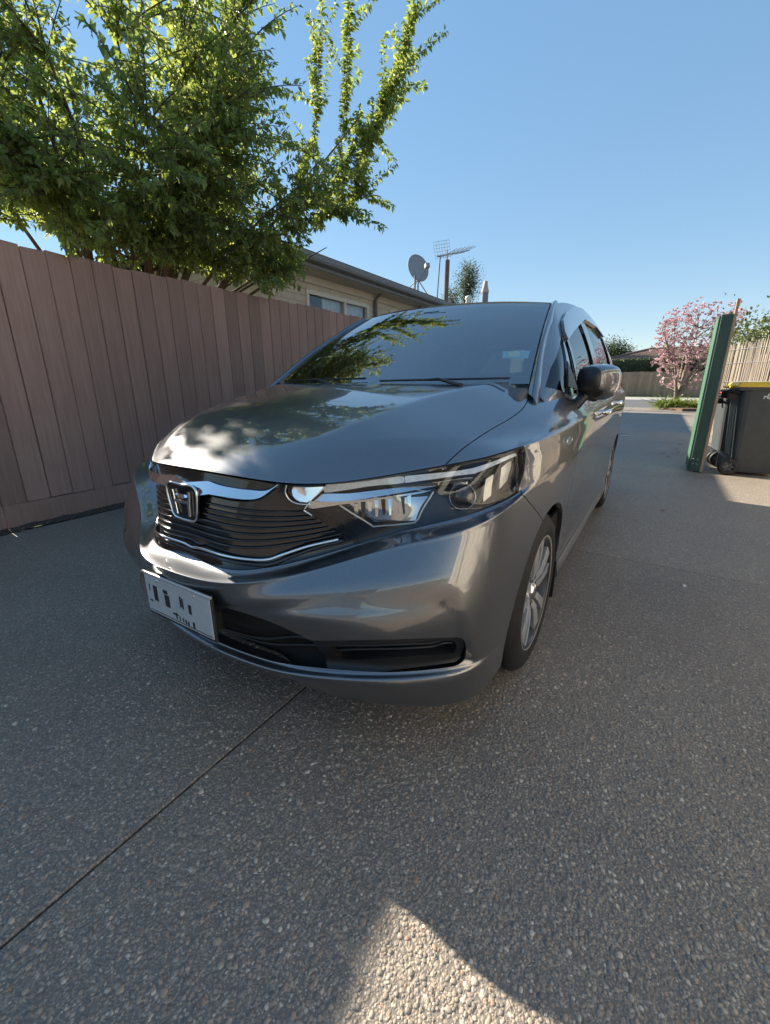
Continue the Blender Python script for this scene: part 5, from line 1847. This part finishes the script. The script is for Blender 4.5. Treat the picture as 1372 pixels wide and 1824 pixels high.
# ---- door mirrors
def make_mirror(s):
    bm = bmesh.new()
    # shell: egg-like box, wider at the outside, flat glass side facing back
    secs = [(.000, .070, .052, .030), (.030, .085, .072, .018), (.100, .082, .085, .004), (.170, .072, .082, .006), (.215, .050, .062, .016), (.232, .022, .030, .026)]
    rings = []
    for x, dy, hz, lift in secs:
        ring = []
        for k in range(20):
            t = 2 * math.pi * k / 20
            c, s_ = math.cos(t), math.sin(t)
            y = -abs(c) ** .75 * dy * (1 if c > 0 else -.42) if True else 0
            z = (abs(s_) ** .62) * (1 if s_ > 0 else -1) * hz
            ring.append(bm.verts.new((x, y, z + lift * (.3 if s_ > 0 else 1))))
        rings.append(ring)
    for a, b_ in zip(rings, rings[1:]):
        for k in range(20):
            bm.faces.new((a[k], a[(k + 1) % 20], b_[(k + 1) % 20], b_[k]))
    bm.faces.new(rings[0][::-1]); bm.faces.new(rings[-1])
    bmesh.ops.recalc_face_normals(bm, faces=bm.faces)
    bmesh.ops.subdivide_edges(bm, edges=bm.edges, cuts=1, use_grid_fill=True, smooth=.6)
    me = bpy.data.meshes.new('door_mirror')
    bm.to_mesh(me); bm.free()
    for v in me.vertices:
        v.co.x *= s
    me.polygons.foreach_set('use_smooth', [True] * len(me.polygons))
    if s < 0: me.flip_normals()
    me.materials.append(M_PAINT)
    me.materials.append(M_BLACK)
    for pl_ in me.polygons:
        if abs(pl_.center.x) < .040 - .25 * pl_.center.z: pl_.material_index = 1
    o = link(bpy.data.objects.new('door_mirror', me), CAR)
    o.location = (s * .812, 1.43, 1.045)
    o.rotation_euler = (0, 0, s * R_(57))
    o.scale = (.86, .86, .86)
    return o
for s, dr in ((1, door_a), (-1, door_b)):
    mo = make_mirror(s)
    b = MB()
    b.tube([(s * .02, .01, -.055), (s * .10, .0, -.066), (s * .20, .005, -.05)], [.020, .026, .012], 10)
    b.build('lower_cover', M_BLACK, mo)
    b = MB()
    b.tube([(s * -.035, .035, -.13), (s * .0, .02, -.11), (s * .04, .01, -.06), (s * .07, .0, -.05)], [.022, .026, .026, .024], 10)
    b.build('stalk', M_BLACK, mo)
    g_ = MB().box((s * .115 - .095, .030, -.062), (s * .115 + .095, .036, .07))
    g_.build('mirror_glass', M_CHROME, mo, .01)
    # black corner patch in front of the quarter window
fr_parts = ((1, frA), (-1, frB))
for s, fr_ in fr_parts:
    d = panel_data(GREEN, GREEN.side(lin([(1.40, 1.028), (1.61, 1.020), (1.52, 1.135)], .02, True)), off=.003, flange=.008, gap=0)
    build_panel('corner_patch', M_BLACK, fr_, d, None if s > 0 else 'flip')
# ---- door handles, wing badge, skirt edge
for s, da, rda in ((1, door_a, rdoor_a), (-1, door_b, rdoor_b)):
    for par, y, z in ((da, 2.20, .885), (rda, 3.02, .905)):
        x = SIDE.p(*SIDE.side([(y, z)])[0])[0]
        b = MB()
        b.tube([(s * (x - .004), y - .09, z), (s * (x + .022), y - .06, z), (s * (x + .026), y, z + .002), (s * (x + .022), y + .07, z), (s * (x - .004), y + .09, z)], [.008, .013, .015, .013, .008], 10)
        b.build('door_handle', M_CHROME, par)
for s in (1, -1):
    y, z = 1.12, .842
    i, j = FRONT.side([(y, z)])[0]
    p = FRONT.p(i, j, .002)
    b = MB()
    ring = smoothpts([(-.05, .010), (.05, .010), (.056, 0), (.05, -.010), (-.05, -.010), (-.056, 0)], .008, True)
    b.tube([(s * p[0], y + u, z + v) for u, v in ring + [ring[0]]], .0016, 6, caps=False)
    for u in (-.03, -.015, 0, .015, .03):
        b.bar((s * p[0], y + u, z - .005), (s * p[0], y + u, z + .005), .003, .003, (1, 0, 0))
    b.build('wing_badge', M_CHROME, CAR)
# ------------------------------------------------------------------ right-hand side of the driveway
M_GREENP = m_stain('green paint', (.035, .105, .06), (.055, .14, .08), (.10, .19, .125), .6)
M_GREEND = m_stain('dark green paint', (.02, .055, .045), (.028, .07, .055), (.045, .09, .075), .6)
M_RAW = m_stain('raw timber', (.24, .17, .11), (.33, .24, .16), (.42, .32, .23))
scr = empty('green_screen', (1.52, 5.70, 0))
tag(scr, 'tall green painted timber screen with a dark end board beside the bins', 'screen')
MB().box((.012, .004, .012), (.118, .028, 1.755)).build('end_board', M_GREEND, scr, .003, 1)
for k in range(4):
    M = Matrix.Translation((RND.uniform(-.003, .003), .03 + k * .118, 0))
    MB().box((-.006, 0, .02 + RND.uniform(0, .02)), (.016, .110, 1.75 + RND.uniform(-.02, .01)), M).build('paling', M_GREENP, scr, .003, 1)
for z in (.25, .95, 1.6):
    MB().box((.018, .03, z), (.06, .50, z + .08)).build('rail', M_GREEND, scr)
MB().box((.062, .03, 0), (.116, .10, 1.74)).build('post', M_GREEND, scr)
MB().box((.119, .006, .006), (.146, .06, 1.905)).build('batten', M_RAW, scr, .002, 1)
for z in (.10, .16):
    for x in (.035, .075):
        MB().lathe([(.001, -.004), (.007, -.003), (.009, .0)], 8, 'Y', (x, .004, z)).build('screw', M_GALV, scr)

# brushwood fence behind the bins
bf = empty('brushwood_fence', (2.10, 10.26, 0), math.atan2(-.896, .443))
tag(bf, 'weathered brushwood reed fence behind the yellow lidded bin', 'fence')
M_BRUSH = m_stain('brushwood', (.22, .18, .14), (.32, .27, .215), (.44, .38, .31))
rs = np.random.RandomState(8)
pan = []
for k in range(5):
    b = MB()
    for q in range(16):
        x = q * .0125 + rs.uniform(-.003, .003)
        lean = rs.normal(0, .012)
        h = 1.74 + rs.uniform(-.07, .05)
        b.tube([(x, rs.uniform(-.01, .01), .02), (x + lean, rs.uniform(-.01, .01), h)], rs.uniform(.006, .0085), 5)
    o = b.build('reed_bundle', M_BRUSH)
    pan.append(o.data); bpy.data.objects.remove(o)
for k in range(26):
    o = link(bpy.data.objects.new('reed_bundle', pan[k % 5]), bf)
    o.location = (-.28 + k * .20, RND.uniform(-.008, .008), RND.uniform(-.03, .03))
for z in (.4, 1.05, 1.38, 1.62):
    MB().tube([(-.3, -.018, z), (5.0, -.018, z)], .004, 5).build('wire', M_GALV, bf)
MB().box((-.3, .03, .0), (5.0, .06, 1.5)).build('backing', M_BRUSH, bf)

# wheelie bins
M_BINBODY = simple('bin plastic dark grey', (.055, .062, .064), .55, noise=.12, nscale=14, bump=.12, bscale=300)
M_BINBLACK = simple('bin black plastic', (.014, .014, .015), .55)
M_YELLOW = simple('yellow lid plastic', (.80, .50, .03), .5, noise=.08, nscale=9)
M_REDLID = simple('red lid plastic', (.36, .03, .035), .5, noise=.08, nscale=9)
M_STICK = simple('white transfer', (.62, .64, .64), .6)
def wheelie(name, label, loc, rz, lidmat, marks):
    T = empty(name, loc, rz)
    tag(T, label, 'bin', 'wheelie bins beside the green screen')
    # local: +x = front of the bin, handle and wheels at -x
    b = MB()
    secs = [(.03, -.20, .20, .215), (.20, -.225, .235, .235), (.90, -.285, .315, .285), (.985, -.292, .325, .290)]
    vs_, fs = [], []
    n = 24
    for z, x0, x1, hy in secs:
        for k in range(n):
            t = 2 * math.pi * k / n
            c, s = math.cos(t), math.sin(t)
            e = .28
            vs_.append(((x0 + x1) / 2 + (x1 - x0) / 2 * math.copysign(abs(c) ** e, c), hy * math.copysign(abs(s) ** e, s), z))
    for q in range(3):
        fs += [(q * n + k, q * n + (k + 1) % n, (q + 1) * n + (k + 1) % n, (q + 1) * n + k) for k in range(n)]
    fs += [tuple(range(n))[::-1], tuple(range(3 * n, 4 * n))]
    b.add(vs_, fs, False).build('body', M_BINBODY, T, .006, 2)
    MB().prism([(-.31, -.305), (.345, -.305), (.345, .305), (-.31, .305)], .955, .985, 'Z').build('rim', M_BINBODY, T, .008, 2)
    b = MB()
    vs_ = [(-.33, -.31, .992), (.36, -.31, .992), (.36, .31, .992), (-.33, .31, .992), (-.30, -.28, 1.045), (.31, -.28, 1.055), (.31, .28, 1.055), (-.30, .28, 1.045)]
    b.add(vs_, [(3, 2, 1, 0), (4, 5, 6, 7), (0, 1, 5, 4), (1, 2, 6, 5), (2, 3, 7, 6), (3, 0, 4, 7)])
    lid = b.build('lid', lidmat, T, .014, 3)
    MB().tube([(-.33, -.20, 1.0), (-.37, -.16, .99), (-.37, .16, .99), (-.33, .20, 1.0)], .014, 8).build('lid_handle', lidmat, lid)
    MB().tube([(-.29, -.27, .93), (-.38, -.25, .945), (-.385, 0, .945), (-.38, .25, .945), (-.29, .27, .93)], .016, 8).build('handle', M_BINBLACK, T)
    for s in (-1, 1):
        MB().box((-.38, s * .19 - .02, .86), (-.26, s * .19 + .02, .96)).build('hinge', M_BINBLACK, T, .006)
        w = MB().lathe([(.06, .028), (.088, .030), (.099, .020), (.099, -.020), (.088, -.030), (.06, -.028)], 28, 'Y', (-.245, s * .285, .10)).build('wheel', M_BINBLACK, T)
        MB().lathe([(.001, .022), (.02, .024), (.025, .014), (.05, .012), (.062, .026), (.066, .020)], 24, 'Y', (-.245, s * .285, .10)).build('wheel_hub', M_FASCIA, w)
        for k in range(6):
            t = math.pi * k / 3
            MB().bar((-.245 + .02 * math.cos(t), s * .285 - .016 * 1, .10 + .02 * math.sin(t)), (-.245 + .062 * math.cos(t), s * .285 - .016, .10 + .062 * math.sin(t)), .009, .012, (0, 1, 0)).build('wheel_spoke', M_FASCIA, w)
    MB().tube([(-.245, -.27, .10), (-.245, .27, .10)], .012, 8).build('axle', M_GALV, T)
    MB().box((-.275, -.20, .03), (-.20, .20, .20)).build('axle_housing', M_BINBLACK, T, .01)
    if marks:
        # small printed device and two lines of lettering high on the side
        f = lambda x, z: (x, -.292 + (1 - z) * .075 * .9, z)
        for (x0, x1, z0, z1) in ((-.075, -.045, .885, .90), (-.045, -.035, .87, .925), (-.075, -.068, .865, .89), (-.03, .0, .865, .885), (-.03, .0, .90, .925), (.005, .015, .865, .925), (.06, .14, .868, .873), (.06, .12, .878, .883), (.15, .19, .868, .873)):
            zz = (z0 + z1) / 2
            y = -(.285 + (zz - .90) * .06)
            MB().box((x0, y - .004, z0), (x1, y + .004, z1)).build('print_mark', M_STICK, T)
    return T
wheelie('wheelie_bin', 'dark grey wheelie bin with a yellow lid beside the green screen', (2.12, 6.02, 0), R_(4), M_YELLOW, True)
wheelie('wheelie_bin', 'dark grey wheelie bin with a red lid half hidden behind the yellow lidded one', (2.02, 6.72, 0), R_(6), M_REDLID, False).scale = (.9, .9, .905)

# house on the camera's side of the driveway, out of the picture but mirrored in the car
M_WB = simple('cream weatherboard', (.60, .54, .45), .6, noise=.05, nscale=5)
M_WHITE = simple('white trim paint', (.74, .73, .70), .5)
RX = 3.3
oh = empty('weatherboard_house', (RX, -3, 0))
tag(oh, 'cream weatherboard house facing the car across the driveway', 'house')
b = MB()
y0, y1 = 2.2, 8.0                                   # local: from Y = -0.8 to Y = 5
wins2 = [(3.3, 4.5, .95, 2.1), (6.0, 7.2, .95, 2.1)]
def wbwall(b, y0, y1, wins, top_):
    z = .25
    while z < top_:
        zz = min(z + .15, top_)
        segs = [(y0, y1)]
        for (a, c, w0_, w1_) in wins:
            if z < w1_ and zz > w0_:
                segs = [s for (p, q) in segs for s in ((p, a), (c, q)) if s[1] > s[0]] if any(p <= a and q >= c for p, q in segs) else segs
        for p, q in segs:
            b.add([(-.026, p, z), (-.026, q, z), (-.004, q, zz), (-.004, p, zz), (.02, p, z), (.02, q, z)], [(1, 0, 3, 2), (0, 1, 5, 4)])
        z += .15
wbwall(b, y0, y1, [(a, c, e, f) for a, c, e, f in wins2], 2.55)
b.box((.0, y0, 0), (.12, y1, .25))
b.build('wall', M_WB, oh)
for a, c, e, f in wins2:
    w_ = MB()
    for q in ((a - .08, a + .04, e - .08, f + .08), (c - .04, c + .08, e - .08, f + .08), (a, c, e - .08, e + .04), (a, c, f - .04, f + .08), ((a + c) / 2 - .03, (a + c) / 2 + .03, e, f)):
        w_.box((-.05, q[0], q[2]), (.03, q[1], q[3]))
    w_ = w_.build('window', M_WHITE, oh)
    MB().box((.0, a, e), (.006, c, f)).build('pane', simple('dark pane', (.03, .035, .04), .03) if 'dark pane' not in MATS else MATS['dark pane'], w_)
for yk in (y0 - .02, y1 - .08, 5.1):
    MB().box((-.045, yk, .2), (.0, yk + .10, 2.55)).build('corner_board', M_WHITE, oh)
for yk in (2.62, 4.88):
    MB().tube([(-.075, yk, .1), (-.075, yk, 2.5)], .035, 10).build('downpipe', M_FASCIA, oh)
MB().box((-.04, 5.22, .12), (.01, 5.86, 2.1)).build('door', simple('brown door', (.16, .09, .06), .4), oh, .01)
MB().box((-.5, y0 - .4, 2.55), (7, y1 + .4, 2.60)).build('soffit', M_WHITE, oh)
MB().box((-.55, y0 - .45, 2.55), (-.5, y1 + .45, 2.72)).build('fascia', M_WHITE, oh)
b = MB()
b.add([(-.6, y0 - .5, 2.70), (-.6, y1 + .5, 2.70), (3.2, y1 + .5, 4.2), (3.2, y0 - .5, 4.2), (7, y1 + .5, 2.7), (7, y0 - .5, 2.7)], [(0, 1, 2, 3), (3, 2, 4, 5), (0, 3, 5), (2, 1, 4)])
b.build('roof', M_TILE, oh)
b = MB()
b.box((.12, y0, 0), (6.5, y0 + .1, 2.55)); b.box((.12, y1 - .1, 0), (6.5, y1, 2.55))
b.build('end_wall', M_WB, oh)
# garage across the end of the driveway behind the camera
ga = empty('garage', (0, -14.5, 0))
tag(ga, 'pale garage with panelled door closing the driveway behind the camera', 'garage')
b = MB()
for k in range(17):
    b.box((-3.4, -.1 - .0, .0 + k * .15), (3.8, .0 - (.012 if k % 2 else 0), .147 + k * .15))
b.build('wall', M_WB, ga)
for k in range(4):
    MB().box((-1.4, .005, .05 + k * .52), (1.4, .04, .55 + k * .52)).build('door_panel', M_WHITE, ga, .01, 1)
b = MB()
b.add([(-3.8, .5, 2.5), (4.2, .5, 2.5), (4.2, -3, 3.5), (-3.8, -3, 3.5), (-3.8, .5, 2.6), (4.2, .5, 2.6), (4.2, -3, 3.6), (-3.8, -3, 3.6)], [(0, 1, 2, 3), (7, 6, 5, 4), (0, 4, 5, 1), (1, 5, 6, 2), (3, 7, 4, 0)])
b.build('roof', M_TILE, ga)
# small things on the driveway
def flat_leaf(name, label, px, m, s, a, cat='leaf'):
    p = at(*px, Z=0)
    b = MB()
    ca, sa = math.cos(a) * s, math.sin(a) * s
    b.add([(-ca, -sa, .003), (sa * .35, -ca * .35, .010), (ca, sa, .006), (-sa * .35, ca * .35, .008), (0, 0, .004)], [(0, 1, 4), (1, 2, 4), (2, 3, 4), (3, 0, 4)])
    o = b.build(name, m)
    o.location = (p[0], p[1], .002)
    tag(o, label, cat)
flat_leaf('fallen_leaf', 'small red fallen leaf on the shaded driveway', (1181, 910), simple('red leaf', (.30, .05, .035), .6), .035, .6)
flat_leaf('paper_scrap', 'flattened white paper scrap on the driveway past the car', (1114, 777), simple('white paper', (.6, .62, .62), .7), .13, .2, 'litter')
p_ = at(1218, 1044, Z=0)
b = MB().lathe([(.011, -.002), (.012, .004), (.006, .010), (.0005, .011)], 9)
o = b.build('white_stone', simple('white stone', (.6, .59, .56), .6)); o.location = (p_[0], p_[1], 0)
tag(o, 'single white stone lying on the driveway near the joint', 'stone')
for k, (x, y) in enumerate(((1180, 808), (1205, 800), (1190, 815), (1212, 792), (1208, 806))):
    flat_leaf('fallen_leaf', ('dead brown leaf on the driveway beside the green screen'), (x, y), MATS['dead leaves'], .05, k * 1.3)
for o in COL.objects:
    if o.get('label') == 'dead brown leaf on the driveway beside the green screen': o['group'] = 'dead leaves by the green screen'
